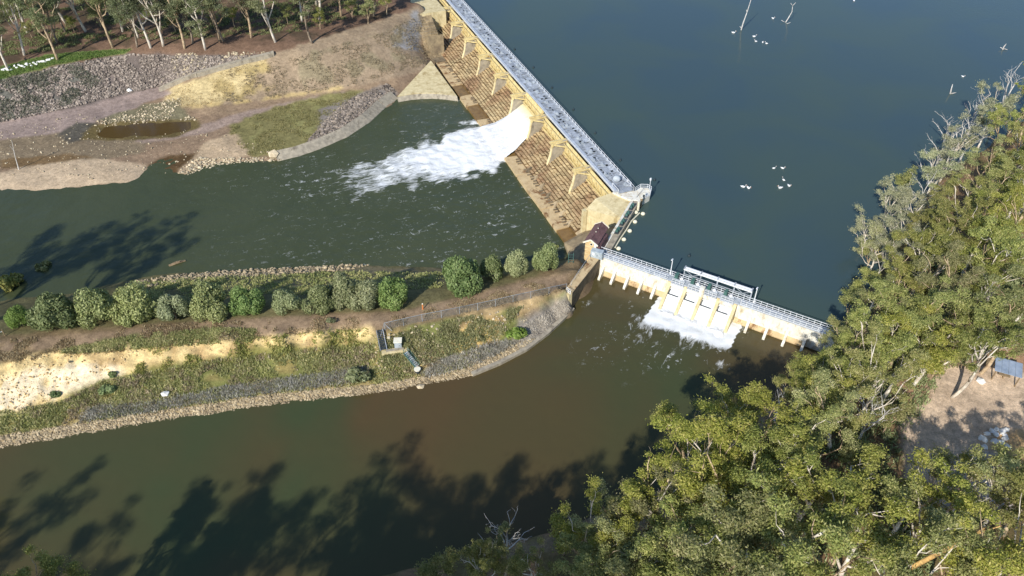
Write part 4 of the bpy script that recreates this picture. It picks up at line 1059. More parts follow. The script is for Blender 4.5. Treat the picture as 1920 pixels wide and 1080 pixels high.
for k in range(13):
    for j in range(5):
        a = 2.5 + k * 1.02 + random.uniform(-0.15, 0.15); nn = -1.5 - j * 1.05 - random.uniform(0, 0.3)
        if nn < -6.5 + k * 0.1: continue
        z = -1.2 - (-nn - 1.1) * 1.05 + random.uniform(-0.15, 0.15) - 0.05 * abs(k - 6)
        mb = MB(); mb.box(K(a, nn, z - 0.5), 0.95, 1.0, 1.2, K2 + N2 * random.uniform(-0.1, 0.1), 0.08); mb.build('stone', MT['granite'], ww_)
# house
hs = thing('gauge_house', K(2.5, -2.4, 1.4), 'small brick house with purple brown gable roof at the regulator corner', 'house')
h0, h1, hn0, hn1, ev, rd = 0.5, 6.6, -4.1, -1.65, 3.75, 4.55
hm = (hn0 + hn1) / 2
def prismK(mb, prof, k0, k1):
    vs = [K(k0, n_, z) for n_, z in prof] + [K(k1, n_, z) for n_, z in prof]; c = len(prof)
    mb.add(vs, [tuple(range(c)), tuple(range(2 * c - 1, c - 1, -1))] + [(j, j + c, (j + 1) % c + c, (j + 1) % c) for j in range(c)])
mb = MB(); prismK(mb, [(hn0, -4.0), (hn1, -4.0), (hn1, ev), (hm, rd - 0.08), (hn0, ev)], h0, h1); mb.build('wall', MT['brick'], hs)
for z in (2.6, 1.6, 0.6, -0.4):
    mb = MB(); mb.box(K(h0 - 0.03, hm, z), 0.1, hn1 - hn0 + 0.06, 0.14, K2); mb.build('brick_band', MT['concrete_cream'], hs)
rt = MB(); th = 0.14
for sgn, nA, nB in ((-1, hn0 - 0.3, hm), (1, hn1 + 0.3, hm)):
    for k in range(5):
        a = h0 - 0.35 + (h1 - h0 + 0.7) * k / 5 + 0.012; b_ = h0 - 0.35 + (h1 - h0 + 0.7) * (k + 1) / 5 - 0.012; zA = ev - 0.22
        r1 = MB(); r1.hexa([K(a, nA, zA), K(b_, nA, zA), K(b_, nB, rd), K(a, nB, rd), K(a, nA, zA + th), K(b_, nA, zA + th), K(b_, nB, rd + th), K(a, nB, rd + th)])
        r1.build('roof_sheet', MT['roof'], hs)
mb = MB(); mb.beam(K(h0 - 0.4, hm, rd + 0.17), K(h1 + 0.4, hm, rd + 0.17), 0.2, 0.12); mb.build('ridge_cap', MT['roof'], hs)
for kk in (h0 - 0.42, h1 + 0.42):
    mb = MB(); mb.beam(K(kk, hn0 - 0.38, ev - 0.2), K(kk, hm, rd + 0.08), 0.16, 0.3); mb.beam(K(kk, hn1 + 0.38, ev - 0.2), K(kk, hm, rd + 0.08), 0.16, 0.3); mb.build('barge_board', MT['trim_white'], hs)
mb = MB(); mb.tube([K(h0 - 0.10, hm + 0.1, 3.35), K(h0 + 0.05, hm + 0.1, 3.35)], 0.36, 14); wd_ = mb.build('round_window', MT['trim_white'], hs)
mb = MB(); mb.tube([K(h0 - 0.14, hm + 0.1, 3.35), K(h0 - 0.05, hm + 0.1, 3.35)], 0.23, 14); mb.build('pane', MT['window_dark'], wd_)
mb = MB(); mb.box(K(h0 - 0.2, hn1 - 0.2, 2.4), 0.5, 0.5, 2.6, K2); mb.build('corner_pier', MT['trim_white'], hs)
mb = MB(); prismK(mb, [(hn1 + 0.02, 1.4), (hn1 + 1.0, 1.4), (hn1 + 0.7, 2.9), (hn1 + 0.02, 3.4)], h0 + 0.1, h1 - 1.0); mb.build('lean_to', MT['roof'], hs)
for k in (0.4, 0.62):
    mb = MB(); mb.ball(K(h0 + (h1 - h0) * k, hm + 0.1, rd + 0.3), 0.11, 0.11, 0.16, 6, 4); mb.build('vent', MT['trim_white'], hs)
# grey switch cabinet
cb = thing('switch_cabinet', K(-0.7, -0.6, 1.5), 'grey metal switch cabinet on the corner of the retaining wall below the house', 'cabinet')
mb = MB(); mb.box(K(-0.75, -1.0, 2.3), 1.2, 2.5, 1.7, K2); mb.build('body', MT['cabinet_grey'], cb)
mb = MB(); mb.box(K(-1.37, -1.62, 2.3), 0.06, 1.1, 1.5, K2); d1 = mb.build('door', MT['cabinet_grey'], cb)
mb = MB(); mb.box(K(-1.42, -1.62, 2.5), 0.05, 0.5, 0.6, K2); mb.build('panel', MT['rail_white'], d1)
mb = MB(); mb.box(K(-1.37, -0.4, 2.3), 0.06, 1.1, 1.5, K2); d2 = mb.build('door', MT['cabinet_grey'], cb)
mb = MB(); mb.box(K(-1.42, -0.8, 2.3), 0.05, 0.1, 0.4, K2); mb.build('handle', MT['steel_dark'], d2)
# retaining wall toward the camera
rw = thing('retaining_wall', K(-7, -1.2, -3), 'dark concrete retaining wall between the island tip and the canal', 'wall')
wl = lambda k, n_: tuple(K(k, n_ + (0.095 if n_ > -1.9 else 0.04) * k, 0)[:2])
mb = MB(); mb.prism([wl(0.3, -0.3), wl(-13.4, -0.35), wl(-13.2, -1.95), wl(0.3, -2.0)], -7, 1.3); mb.build('wall', MT['concrete_dark'], rw)
mb = MB(); mb.prism([wl(0.3, -0.22), wl(-13.5, -0.25), wl(-13.3, -1.88), wl(0.3, -1.95)], 1.303, 1.5); mb.build('coping', MT['apron'], rw)
mb = MB(); mb.prism([tuple(K(-13.45, -1.5, 0)[:2]), tuple(K(-14.2, -1.9, 0)[:2]), tuple(K(-14.0, -2.7, 0)[:2]), tuple(K(-13.25, -2.6, 0)[:2])], -6, 1.35); mb.build('end_nib', MT['concrete_cream'], rw)
frail(rw, [tuple(K(-13.4, -2.7, 0)[:2]), tuple(K(-13.9, -1.7, 0)[:2])], 1.4, step=0.5)
mb = MB(); mb.beam(K(-11.5, -2.55, 2.3), K(-1.5, -2.2, 2.3), 0.06, 0.06)
for k in range(6): mb.beam(K(-11.5 + 2 * k, -2.55 + 0.07 * k, 1.0), K(-11.5 + 2 * k, -2.55 + 0.07 * k, 2.35), 0.07, 0.07, (1, 0, 0))
mb.build('pipe_rail', MT['steel_grey'], rw)
# floating boom
bo = thing('floating_boom', P(1170, 428, 0), 'string of cream floats on a pipe moored beside the guide wall', 'boom')
bp = [P(x, y, 0.15) for x, y in [(1153, 465), (1163, 448), (1174, 432), (1184, 415), (1199, 400)]]
mb = MB(); mb.tube([q + (0, 0, 0.1) for q in bp], 0.16, 6); mb.build('pipe', MT['float_cream'], bo)
for q in bp:
    for s in (-1, 1):
        mb = MB(); mb.ball(q + np.array((0.75 * s, -0.3 * s, 0.1)), 0.55, 0.5, 0.42, 8, 5); mb.build('float', MT['float_cream'], bo, True)
for i, (x, y) in enumerate([(1196, 395), (1201, 388), (1206, 380)]):
    t = thing('mooring_pile', P(x, y, 0), ['cream', 'rusty brown', 'dark'][i] + ' mooring pile standing in the water by the guide wall end', 'pile', 'piles by the guide wall end')
    q = P(x, y, 0); mb = MB(); mb.tube([q + (0, 0, -3), q + (0, 0, 2.4)], 0.28, 8); mb.build('pile', [MT['float_cream'], MT['timber'], MT['buoy_dark']][i], t)
    mb = MB(); mb.tube([q + (0, 0, 2.4), q + (0, 0, 2.6)], 0.36, 8); mb.build('cap', MT['concrete_white'], t)

# ------------------------------------------------------------------ trees
def unit(v): return v / (np.linalg.norm(v, axis=-1, keepdims=True) + 1e-9)
def leaf_quads(cen, nrm, size, asp, r):
    """quads around centres with given normals; returns V (4n,3)"""
    n_ = len(cen)
    t = unit(np.cross(nrm, unit(r.normal(size=(n_, 3)))))
    bt = np.cross(nrm, t)
    L = (size * r.uniform(0.7, 1.3, n_))[:, None]; Wd = L * asp
    return np.stack((cen - t * L - bt * Wd * 0.35, cen - t * L * 0.1 - bt * Wd, cen + t * L + bt * Wd * 0.2, cen + t * L * 0.1 + bt * Wd), 1).reshape(-1, 3)
def quads(V): return np.arange(len(V)).reshape(-1, 4)
def clump(c, rx, rz, n_, r, size=0.18, asp=0.42):
    d = unit(r.normal(size=(n_, 3))); d[:, 2] = np.where(d[:, 2] < -0.25, -d[:, 2] * 0.6, d[:, 2])
    rad = r.uniform(0.3, 1.15, n_) ** 0.6
    p = c + np.where(r.random((n_, 1)) < 0.68, d * rad[:, None], r.normal(size=(n_, 3)) * 0.58) * np.array((rx, rx, rz))
    nr = unit(d * 0.7 + r.normal(size=(n_, 3)) * 0.55 + np.array((0, 0, 0.35)))
    return leaf_quads(p, nr, size, asp, r)
def gum(seed, h, spread, nl, density, leafm, barkm, fork=0.42, csize=1.0, bare=0.0, straight=False):
    """eucalypt: pale forking trunk, tufts of leaves at the branch ends"""
    r = np.random.default_rng(seed); mb = MB(); ends = []
    lean = r.normal(size=2) * 0.05 * h
    def seg(p, q, r0, r1, bend, nseg=4, sides=5):
        p = np.array(p); q = np.array(q); o_ = r.normal(size=3) * bend
        pl = [p + (q - p) * t + o_ * math.sin(t * math.pi) for t in np.linspace(0, 1, nseg + 1)]
        mb.tube(pl, list(np.linspace(r0, r1, nseg + 1)), sides)
        return pl
    tr0 = 0.018 * h + 0.06
    top = np.array((lean[0], lean[1], h * (0.72 if straight else 0.62)))
    tk = seg((0, 0, -0.6), top, tr0, tr0 * 0.38, h * 0.025, 6, 7)
    for i in range(nl):
        t = fork + (1 - fork) * (i + r.uniform(0, 0.8)) / nl
        j = min(int(t * 6), 5); b0 = tk[j] + (tk[j + 1] - tk[j]) * (t * 6 - j)
        az = i * 2.4 + r.uniform(-0.5, 0.5); out = spread * r.uniform(0.45, 0.95) * (1.15 - 0.55 * t)
        z1 = h * r.uniform(0.66, 0.93) if t > 0.6 else h * r.uniform(0.5, 0.8)
        e = np.array((b0[0] + math.cos(az) * out, b0[1] + math.sin(az) * out, max(z1, b0[2] + 0.08 * h)))
        rr = tr0 * (0.6 - 0.25 * t)
        lm = seg(b0, e, rr, rr * 0.5, 0.05 * h, 4, 5)
        for k in range(3):
            s0 = lm[2 + (k % 3)] if k < 2 else lm[4]; a2 = az + r.uniform(-1.3, 1.3); o2 = spread * r.uniform(0.2, 0.45)
            e2 = s0 + np.array((math.cos(a2) * o2, math.sin(a2) * o2, h * r.uniform(0.05, 0.15)))
            sl_ = seg(s0, e2, rr * 0.5, rr * 0.2, 0.02 * h, 3, 4)
            ends.append(e2)
            for _ in range(2 if nl < 8 else 3):
                a3 = a2 + r.uniform(-1.6, 1.6); s1 = sl_[r.integers(1, 4)]; o3 = spread * r.uniform(0.1, 0.28)
                e3 = s1 + np.array((math.cos(a3) * o3, math.sin(a3) * o3, h * r.uniform(0.0, 0.08)))
                mb.tube([s1, (s1 + e3) / 2 + r.normal(size=3) * 0.1, e3], [rr * 0.2, rr * 0.15, 0.025], 3); ends.append(e3)
    ends.append(top + (0, 0, h * 0.12)); mb.tube([top, top + (0.2, 0.1, h * 0.12)], [tr0 * 0.38, 0.04], 4)
    L = []
    for c in ends:
        if r.random() < bare: continue
        rx = csize * r.uniform(0.6, 1.5); L.append(clump(c + np.array((0, 0, 0.2)), rx, rx * r.uniform(0.5, 0.8), int(density * rx * rx), r))
    Vl = np.concatenate(L) if L else np.zeros((0, 3))
    trunk = mesh_np('trunk', np.array(mb.v), mb.f, barkm, True)
    crown = mesh_np('crown', Vl, quads(Vl), leafm) if len(Vl) else None
    return trunk, crown
def bush(seed, n_, leafm, lumps=14, size=0.26, tall=1.0, barkm=None, ragged=0.12):
    """dense round crown of unit radius 1 down to the ground, on a short stem"""
    r = np.random.default_rng(seed)
    lc = unit(r.normal(size=(lumps, 3))); lc[:, 2] = np.abs(lc[:, 2]) * 1.1 - 0.35
    lc *= r.uniform(0.42, 0.78, (lumps, 1)); lr = r.uniform(0.22, 0.55, lumps)
    k = r.integers(0, lumps, n_); d = unit(r.normal(size=(n_, 3)))
    d = unit(d + unit(lc[k]) * 0.6)
    p = lc[k] + d * (lr[k] * r.uniform(0.72, 1.0 + ragged, n_))[:, None]
    p[:, 2] = np.maximum(p[:, 2] * tall, -0.62 * tall)
    nr = unit(d * 0.9 + r.normal(size=(n_, 3)) * 0.5)
    V = leaf_quads(p + (0, 0, 0.62 * tall), nr, size * 0.25, 0.55, r)
    mb = MB(); mb.tube([(0, 0, -0.15), (0.02, 0, 0.4 * tall), (0.0, 0.03, 0.9 * tall)], [0.07, 0.05, 0.02], 6)
    for _ in range(5):
        a = r.uniform(0, 6.28); mb.tube([(0, 0, 0.25 * tall), (math.cos(a) * 0.5, math.sin(a) * 0.5, 0.75 * tall)], [0.035, 0.01], 4)
    return mesh_np('trunk', np.array(mb.v), mb.f, barkm or MT['bark_grey'], True), mesh_np('crown', V, quads(V), leafm)
def plant_tree(name, meshes, loc, scale, rz, label, group=None, cat='tree', tilt=0.0):
    t = bpy.data.objects.new(name, None); t.empty_display_size = 0.3
    t.location = [float(v) for v in loc]; t.rotation_euler = (tilt * random.uniform(-1, 1), tilt * random.uniform(-1, 1), rz)
    t.scale = scale if hasattr(scale, '__len__') else (scale,) * 3
    COL.objects.link(t); tag(t, label, cat, group)
    for nm, me in zip(('trunk', 'crown'), meshes):
        if me is None: continue
        o = bpy.data.objects.new(nm, me); link(o, t)
    return t

GUM = [gum(200 + i, 20, 5.6 + 0.5 * (i % 3), 6 + i % 3, 235, MT['leaf_gum'], (MT['bark_white'], MT['bark_tan'], MT['bark_white'], MT['bark_tan'])[i % 4], csize=0.92, bare=0.27) for i in range(10)]
GUMS = [gum(350 + i, 15, 4.0, 5, 170, MT['leaf_gum'], MT['bark_white'], fork=0.45, csize=0.75, bare=0.5) for i in range(3)]
GUMG = [gum(300 + i, 18, 6.0, 7, 150, MT['leaf_gum_grey'], MT['bark_white'], csize=0.95, bare=0.12) for i in range(4)]
WOOD = [gum(400 + i, 20, 4.2, 6, 120, MT['leaf_wood'], (MT['bark_white'], MT['bark_tan'], MT['bark_grey'])[i % 3], fork=0.34, csize=1.25, bare=0.12, straight=True) for i in range(7)]
DEAD = [gum(500 + i, 12, 4.5, 7, 0.0, MT['leaf_gum'], MT['deadwood'], fork=0.3, bare=1.1) for i in range(3)]
SAPL = [gum(600 + i, 9, 2.4, 5, 120, MT['leaf_gum'], MT['bark_tan'], fork=0.25, csize=0.8, bare=0.1) for i in range(3)]
ROUND = {k: [bush(700 + 10 * j + i, 11000, MT[k], (28, 20, 24, 16, 18)[i], 0.24, (1.0, 1.15, 0.95, 1.2, 1.05)[i], ragged=(0.1, 0.18, 0.14, 0.22, 0.16)[i]) for i in range(5)] for j, k in enumerate(('leaf_bright', 'leaf_olive', 'leaf_greygreen'))}
SHRUB = {k: [bush(800 + 10 * j + i, 900, MT[k], 7, 0.7, 0.8, ragged=0.3) for i in range(2)] for j, k in enumerate(('leaf_bright', 'leaf_olive', 'grey_shrub', 'leaf_gum'))}

# --- row of round trees along the island: pixel of crown centre, radius in metres, foliage, height factor
ROW = [(36, 597, 2.4, 'leaf_bright', 1.0, 'small bright green bushy tree at the left end of the island row'),
       (100, 587, 4.5, 'leaf_bright', 1.0, 'large round bright green tree, second from the left in the island row'),
       (178, 572, 4.2, 'leaf_greygreen', 1.05, 'shaggy grey green tree, third from the left in the island row'),
       (250, 568, 4.5, 'leaf_greygreen', 1.05, 'broad grey green tree, fourth from the left in the island row'),
       (325, 580, 3.2, 'leaf_olive', 1.0, 'dark olive rounded tree, fifth from the left in the island row'),
       (392, 572, 3.6, 'leaf_greygreen', 1.15, 'tall greyish tree, sixth from the left in the island row'),
       (462, 566, 3.5, 'leaf_bright', 0.95, 'open green tree, seventh from the left in the island row'),
       (535, 563, 2.8, 'leaf_greygreen', 1.0, 'small grey tree, eighth from the left in the island row'),
       (600, 560, 3.5, 'leaf_olive', 1.0, 'olive round tree, ninth from the left in the island row'),
       (648, 545, 3.6, 'leaf_olive', 1.15, 'tall olive tree touching its right neighbour in the middle of the island row'),
       (686, 558, 3.2, 'leaf_greygreen', 1.05, 'greyish tree squeezed between two greener trees mid row on the island'),
       (737, 548, 3.5, 'leaf_bright', 1.1, 'green pointed tree left of the wide gap in the island row'),
       (864, 516, 4.7, 'leaf_bright', 1.05, 'largest bright green tree of the row, right of the wide gap'),
       (921, 500, 2.8, 'leaf_olive', 1.15, 'narrow olive tree directly right of the largest row tree'),
       (969, 496, 3.1, 'leaf_greygreen', 1.0, 'round grey green tree, second from the weir end of the row'),
       (1024, 486, 2.9, 'leaf_greygreen', 1.3, 'tall uneven grey green tree nearest the weir in the island row')]
for i, (x, y, rad, kind, tf, lab) in enumerate(ROW):
    zc = 2.0 + rad * 0.75 * tf; q = P(x, y, zc); g = float(ground(q[0], q[1])); q = P(x, y, g + rad * 0.68 * tf); g = float(ground(q[0], q[1]))
    plant_tree('round_tree', ROUND[kind][(i * 3 + 1) % 5 if i not in (1, 12) else 0], (q[0], q[1], g - 0.1), (rad * random.uniform(0.82, 0.92), rad * random.uniform(0.82, 0.92), rad * tf), random.uniform(0, 6.28), lab, 'row of round trees on the island')
for x, y, rad, kind, lab in [(966, 622, 1.9, 'leaf_bright', 'small green shrub on the stone pitching near the retaining wall'), (205, 728, 1.5, 'leaf_bright', 'small dark green shrub below the white clay cut'),
                             (20, 527, 2.9, 'leaf_gum', 'yellow green willow bush at the left river edge'), (82, 497, 1.6, 'leaf_gum', 'small sunlit bush standing in the shaded river at left'),
                             (670, 700, 2.2, 'leaf_olive', 'dark low bush beside the canal left of the stairs'), (105, 738, 1.0, 'leaf_bright', 'little green bush at the foot of the pale clay cut'),
                             (212, 700, 0.8, 'leaf_bright', 'tiny bright bush growing on the clay bank'), (1035, 470, 1.2, 'leaf_olive', 'low bush at the river edge behind the row'), (620, 600, 0.9, 'leaf_olive', 'low bush at the foot of the row in its middle')]:
    q = Pg(x, y) if y > 560 or x > 900 else P(x, y, -7.8); q = q + np.array((0, -0.4 * rad, 0))
    plant_tree('shrub', SHRUB[kind][random.randint(0, 1)], (q[0], q[1], max(float(ground(q[0], q[1])), -8.3) - 0.1), (rad, rad, rad * 0.85), random.uniform(0, 6.28), lab, 'scattered shrubs', 'shrub')

# --- far wood at the upper left: foot pixels
FEET = [(45, 104), (108, 112), (108, 82), (15, 130), (212, 89), (257, 88), (283, 90), (306, 86), (346, 91), (361, 81), (385, 93), (411, 78), (419, 77), (124, 43), (517, 79), (471, 71), (586, 81), (566, 40), (640, 30), (700, 30)]
nw = 0
for x, y in FEET:
    q = Pg(x, y); s = random.uniform(0.85, 1.1)
    plant_tree('gum_tree', WOOD[nw % 7], (q[0], q[1], q[2] - 0.1), s, random.uniform(0, 6.28), 'slim pale gum at the front edge of the far wood, ' + ORD[sorted(FEET).index((x, y))] + ' trunk from the left', 'gum trees along the edge of the far wood'); nw += 1
placed = [Pg(*f)[:2] for f in FEET]; tries = 0
inner = 0
while inner < 70 and tries < 4000:
    tries += 1
    X = random.uniform(-225, -34); Y = random.uniform(215, 330); g = float(ground(X, min(Y, 289)))
    px_, py_ = Qn(np.array(X), np.array(Y), np.array(g))
    if py_ > 78 - (px_ - 300) * 0.02 - (30 if px_ > 560 else 0) or (px_ < 240 and py_ > 75) or px_ > 740: continue
    if any((X - a[0]) ** 2 + (Y - a[1]) ** 2 < 24 for a in placed): continue
    placed.append(np.array((X, Y))); inner += 1
    plant_tree('gum_tree', WOOD[inner % 7], (X, Y, g - 0.1), random.uniform(0.8, 1.15), random.uniform(0, 6.28), 'grey green gum tree deeper inside the far wood at upper left', 'gum trees inside the far wood')
SPX = [(690, 45, 0.9), (660, 35, 0.8), (725, 28, 0.8), (600, 55, 0.7), (405, 60, 0.6), (250, 60, 0.8), (330, 60, 0.7), (190, 50, 0.8), (140, 60, 0.6), (60, 70, 0.6), (440, 50, 0.7), (540, 45, 0.7)]
for x, y, sc_ in SPX:
    q = Pg(x, y); plant_tree('sapling', SAPL[int(x) % 3], (q[0], q[1], q[2] - 0.1), sc_, random.uniform(0, 6.28), 'bushy young gum among the far wood trunks, ' + ORD[sorted(SPX).index((x, y, sc_))] + ' from the left', 'saplings in the far wood')

# --- forest on the right bank: crown pixel, tree height
CROWN = [(1378, 735, 17, 'canal outline'), (1305, 775, 17, 'canal outline'), (1290, 850, 18, 'canal outline'), (1240, 905, 18, 'canal outline'), (1215, 960, 15, 'canal outline'), (1160, 990, 14, 'canal outline'), (1110, 985, 15, 'canal outline'),
         (1090, 1050, 14, 'canal outline'), (900, 1062, 10, 'canal outline'), (945, 1020, 10, 'canal outline'), (1000, 1065, 11, 'canal outline'), (40, 1085, 16, 'canal outline'), (1180, 1060, 16, 'canal outline'),
         (1440, 790, 18, 0), (1420, 870, 20, 0), (1340, 910, 20, 0), (1490, 830, 18, 0), (1550, 790, 17, 0), (1530, 880, 20, 0), (1290, 1000, 20, 0), (1480, 1010, 22, 0),
         (1340, 1060, 22, 0), (1430, 1080, 23, 0), (1560, 1050, 22, 0), (1640, 980, 21, 0), (1250, 1065, 18, 0), (1745, 985, 17, 0), (1800, 1010, 17, 0), (1750, 1070, 22, 0), (1870, 1050, 22, 0), (1930, 1000, 18, 0), (1960, 900, 18, 0),
         (1560, 700, 16, 'reg'), (1540, 745, 17, 'reg'), (1600, 745, 17, 'reg'), (1590, 660, 15, 'reg'), (1640, 700, 17, 'reg'), (1580, 620, 13, 'reg'), (1640, 640, 17, 'reg'), (1500, 715, 14, 'reg'), (1680, 600, 17, 'reg'), (1640, 570, 15, 'res'), (1700, 650, 17, 'reg'),
         (1690, 520, 16, 'res'), (1655, 520, 14, 'res'), (1720, 580, 18, 'in'), (1760, 620, 18, 'in'), (1780, 540, 18, 'in'), (1740, 480, 17, 'res'), (1800, 600, 19, 'in'), (1850, 560, 19, 'in'), (1830, 490, 18, 'in'), (1890, 500, 19, 'in'), (1900, 590, 19, 'in'), (1840, 640, 18, 'in'),
         (1790, 440, 17, 'in'), (1850, 420, 18, 'in'), (1910, 430, 19, 'in'), (1810, 370, 16, 'res'), (1870, 350, 18, 'in'), (1920, 350, 19, 'in'), (1850, 300, 17, 'res'), (1900, 290, 18, 'res'), (1900, 225, 17, 'res'), (1930, 260, 18, 'res'), (1960, 320, 18, 'in'), (1960, 500, 18, 'in'), (1955, 180, 17, 'res'), (1760, 400, 15, 'res')]
GREYRES = [(1655, 428, 12), (1643, 395, 11), (1692, 345, 13), (1668, 458, 10), (1680, 400, 12), (1720, 370, 13), (1700, 440, 11), (1765, 300, 13), (1800, 250, 15), (1870, 190, 16)]
GREYRES.sort(key=lambda q: -q[1])
LBL = {'canal outline': ('olive gum tree leaning over the shaded near canal bank', 'gum trees along the near canal bank'),
       0: ('tall olive gum tree in the dense wood at lower right', 'gum trees in the lower right wood'),
       'reg': ('yellow green gum tree crowded behind the right end of the regulator', 'gum trees behind the regulator end'),
       'res': ('olive gum tree at the edge of the reservoir on the right', 'gum trees along the reservoir edge'),
       'in': ('tall gum tree in the wood between reservoir edge and right picture border', 'gum trees inside the right wood')}
ng = 0
def row_label(items, key, x, y):
    mine = [(a, b_) for a, b_, h_, k_ in items if k_ == key]
    if key == 'canal outline':
        return 'olive gum by the shaded near canal bank, ' + ORD[sorted(mine).index((x, y))] + ' crown from the left'
    if key == 'res':
        return 'olive gum at the reservoir edge, ' + ORD[sorted(mine, key=lambda q: -q[1]).index((x, y))] + ' crown up from the regulator'
    if key == 'reg':
        return 'yellow green gum behind the right end of the regulator, ' + ORD[sorted(mine).index((x, y))] + ' crown from the left'
    ys_ = sorted(b_ for a, b_ in mine); nr_ = 3 if key == 0 else 2
    cuts = [ys_[len(ys_) * k // nr_] for k in range(1, nr_)]
    band = sum(y >= c for c in cuts)
    rowm = sorted(q for q in mine if sum(q[1] >= c for c in cuts) == band)
    nm = (('upper', 'middle', 'lower') if nr_ == 3 else ('upper', 'lower'))[band]
    wd_ = 'tall olive gum in the lower right wood' if key == 0 else 'tall gum right of the reservoir edge'
    return wd_ + ', ' + ORD[rowm.index((x, y))] + ' from left in its ' + nm + ' row'
def gum_at(x, y, h, meshes, ref, label, group, name='gum_tree'):
    q = P(x, y, 1.5 + 0.76 * h)
    g = float(ground(q[0], q[1])) if GX0 < q[0] < GX1 and GY0 < q[1] < GY1 else 2.0
    s = h / ref
    return plant_tree(name, meshes, (q[0], q[1], max(g, -3.0) - 0.2), (s * random.uniform(0.82, 1.05), s * random.uniform(0.82, 1.05), s * random.uniform(0.92, 1.08)), random.uniform(0, 6.28), label, group)
for x, y, h, key in CROWN:
    gum_at(x, y, h, GUM[ng % 10], 20.0, row_label(CROWN, key, x, y), LBL[key][1]); ng += 1
SPARSE = [(1770, 880, 15), (1830, 890, 14), (1905, 900, 15), (1860, 930, 15), (1790, 940, 16), (1720, 920, 16)]
for k, (x, y, h) in enumerate(SPARSE):
    gum_at(x, y, h, GUMS[k % 3], 15.0, 'thin open gum around the pale clearing, ' + ORD[sorted(SPARSE).index((x, y, h))] + ' from the left', 'thin gums around the clearing')
for k, (x, y, h) in enumerate(GREYRES):
    gum_at(x, y, h, GUMG[k % 4], 18.0, 'silvery grey gum overhanging the reservoir, ' + ORD[k] + (' along the shore from the regulator' if k else ' one met along the shore from the regulator'), 'silvery gums at the reservoir edge')
for x, y, h, lab in [(1850, 165, 15, 'bare silver branches at the upper right edge of the wood'), (1770, 265, 13, 'leaning white dead tree low over the reservoir edge'), (1905, 150, 15, 'bare dead crown at the far right border above the reservoir'), (1830, 230, 14, 'tall dead white tree rising behind the leaning one'), (1740, 340, 12, 'dead tree with forked white limbs among silvery gums'), (1700, 600, 14, 'dead grey tree inside the wood above the regulator end'), (1800, 195, 12, 'bare white dead tree reaching over the reservoir'), (1585, 640, 9, 'bare dead branches arching over the regulator end'), (1640, 760, 12, 'white dead tree standing in the wood beside the sandy clearing'), (1470, 735, 9, 'dead grey tree over the shaded canal below the regulator'), (945, 985, 9, 'thin bare tree at the near canal bank')]:
    gum_at(x, y, h, DEAD[ng % 3], 12.0, lab, None, 'dead_tree'); ng += 1
for k, (x, y) in enumerate(sorted([(1060, 1010), (900, 1070), (1120, 1060), (1400, 900), (1500, 960), (1230, 1030), (1600, 900), (1700, 980), (1660, 800), (1300, 960), (1150, 1040), (820, 1075), (1600, 560), (1750, 700), (1880, 950), (1820, 900), (1640, 470), (1700, 330)])):
    q = P(x, y, 4.0); g = float(ground(q[0], q[1])); plant_tree('sapling', SAPL[k % 3], (q[0], q[1], max(g, -2.5) - 0.1), random.uniform(0.7, 1.1), random.uniform(0, 6.28), 'young gum filling a gap in the right bank woods, ' + ORD[k] + ' from the left', 'saplings in the right bank woods')
# --- the wood goes on beyond the right border of the picture
more_ = []; tries = 0
while len(more_) < 55 and tries < 6000:
    tries += 1; X = random.uniform(62, 175); Y = random.uniform(25, 215); g = float(rbf(np.array([X]), np.array([Y]))[0])
    px_, py_ = Qn(np.array(X), np.array(Y), np.array(g + 12.0))
    if g < 0.6 or px_ < 2010 or any((X - a) ** 2 + (Y - b_) ** 2 < 36 for a, b_ in more_): continue
    more_.append((X, Y)); s_ = random.uniform(0.75, 1.0)
    plant_tree('gum_tree', GUM[len(more_) % 10], (X, Y, g - 0.2), s_, random.uniform(0, 6.28), 'gum tree of the wood beyond the right border of the picture', 'trees beyond the right border')
# --- tall trees on the bank under the camera and beyond the left edge, known from their shadows
SH = np.array((-TO_SUN.x, -TO_SUN.y)) / TO_SUN.z
TALL = [gum(650 + i, 37, 6.5, 8, 120, MT['leaf_gum'], MT['bark_tan'], fork=0.66, csize=1.25) for i in range(4)]
def shadow_tree(x, y, zw, hc, k):
    q = P(x, y, zw); b_ = q[:2] - SH * hc; s_ = (zw + hc - 1.0) / 0.82 / 37.0
    plant_tree('gum_tree', TALL[k % 4], (b_[0], b_[1], 1.0), (s_ * random.uniform(0.9, 1.1), s_ * random.uniform(0.9, 1.1), s_), random.uniform(0, 6.28), 'tall gum tree just outside the picture whose shadow falls on the water', 'trees outside the frame')
for k, (x, y) in enumerate([(430, 1005), (360, 1045), (440, 1100), (705, 985), (650, 1040), (770, 1060), (860, 1025), (690, 1100), (840, 1090), (970, 985), (1000, 1050), (1130, 955), (1090, 1020), (-30, 1010), (90, 1120), (1200, 1000)]):
    shadow_tree(x, y, CAN, 33.0, k)
for k, (x, y) in enumerate([(275, 482), (150, 490), (40, 505)]):
    shadow_tree(x, y, RIV, 37, k + 3)

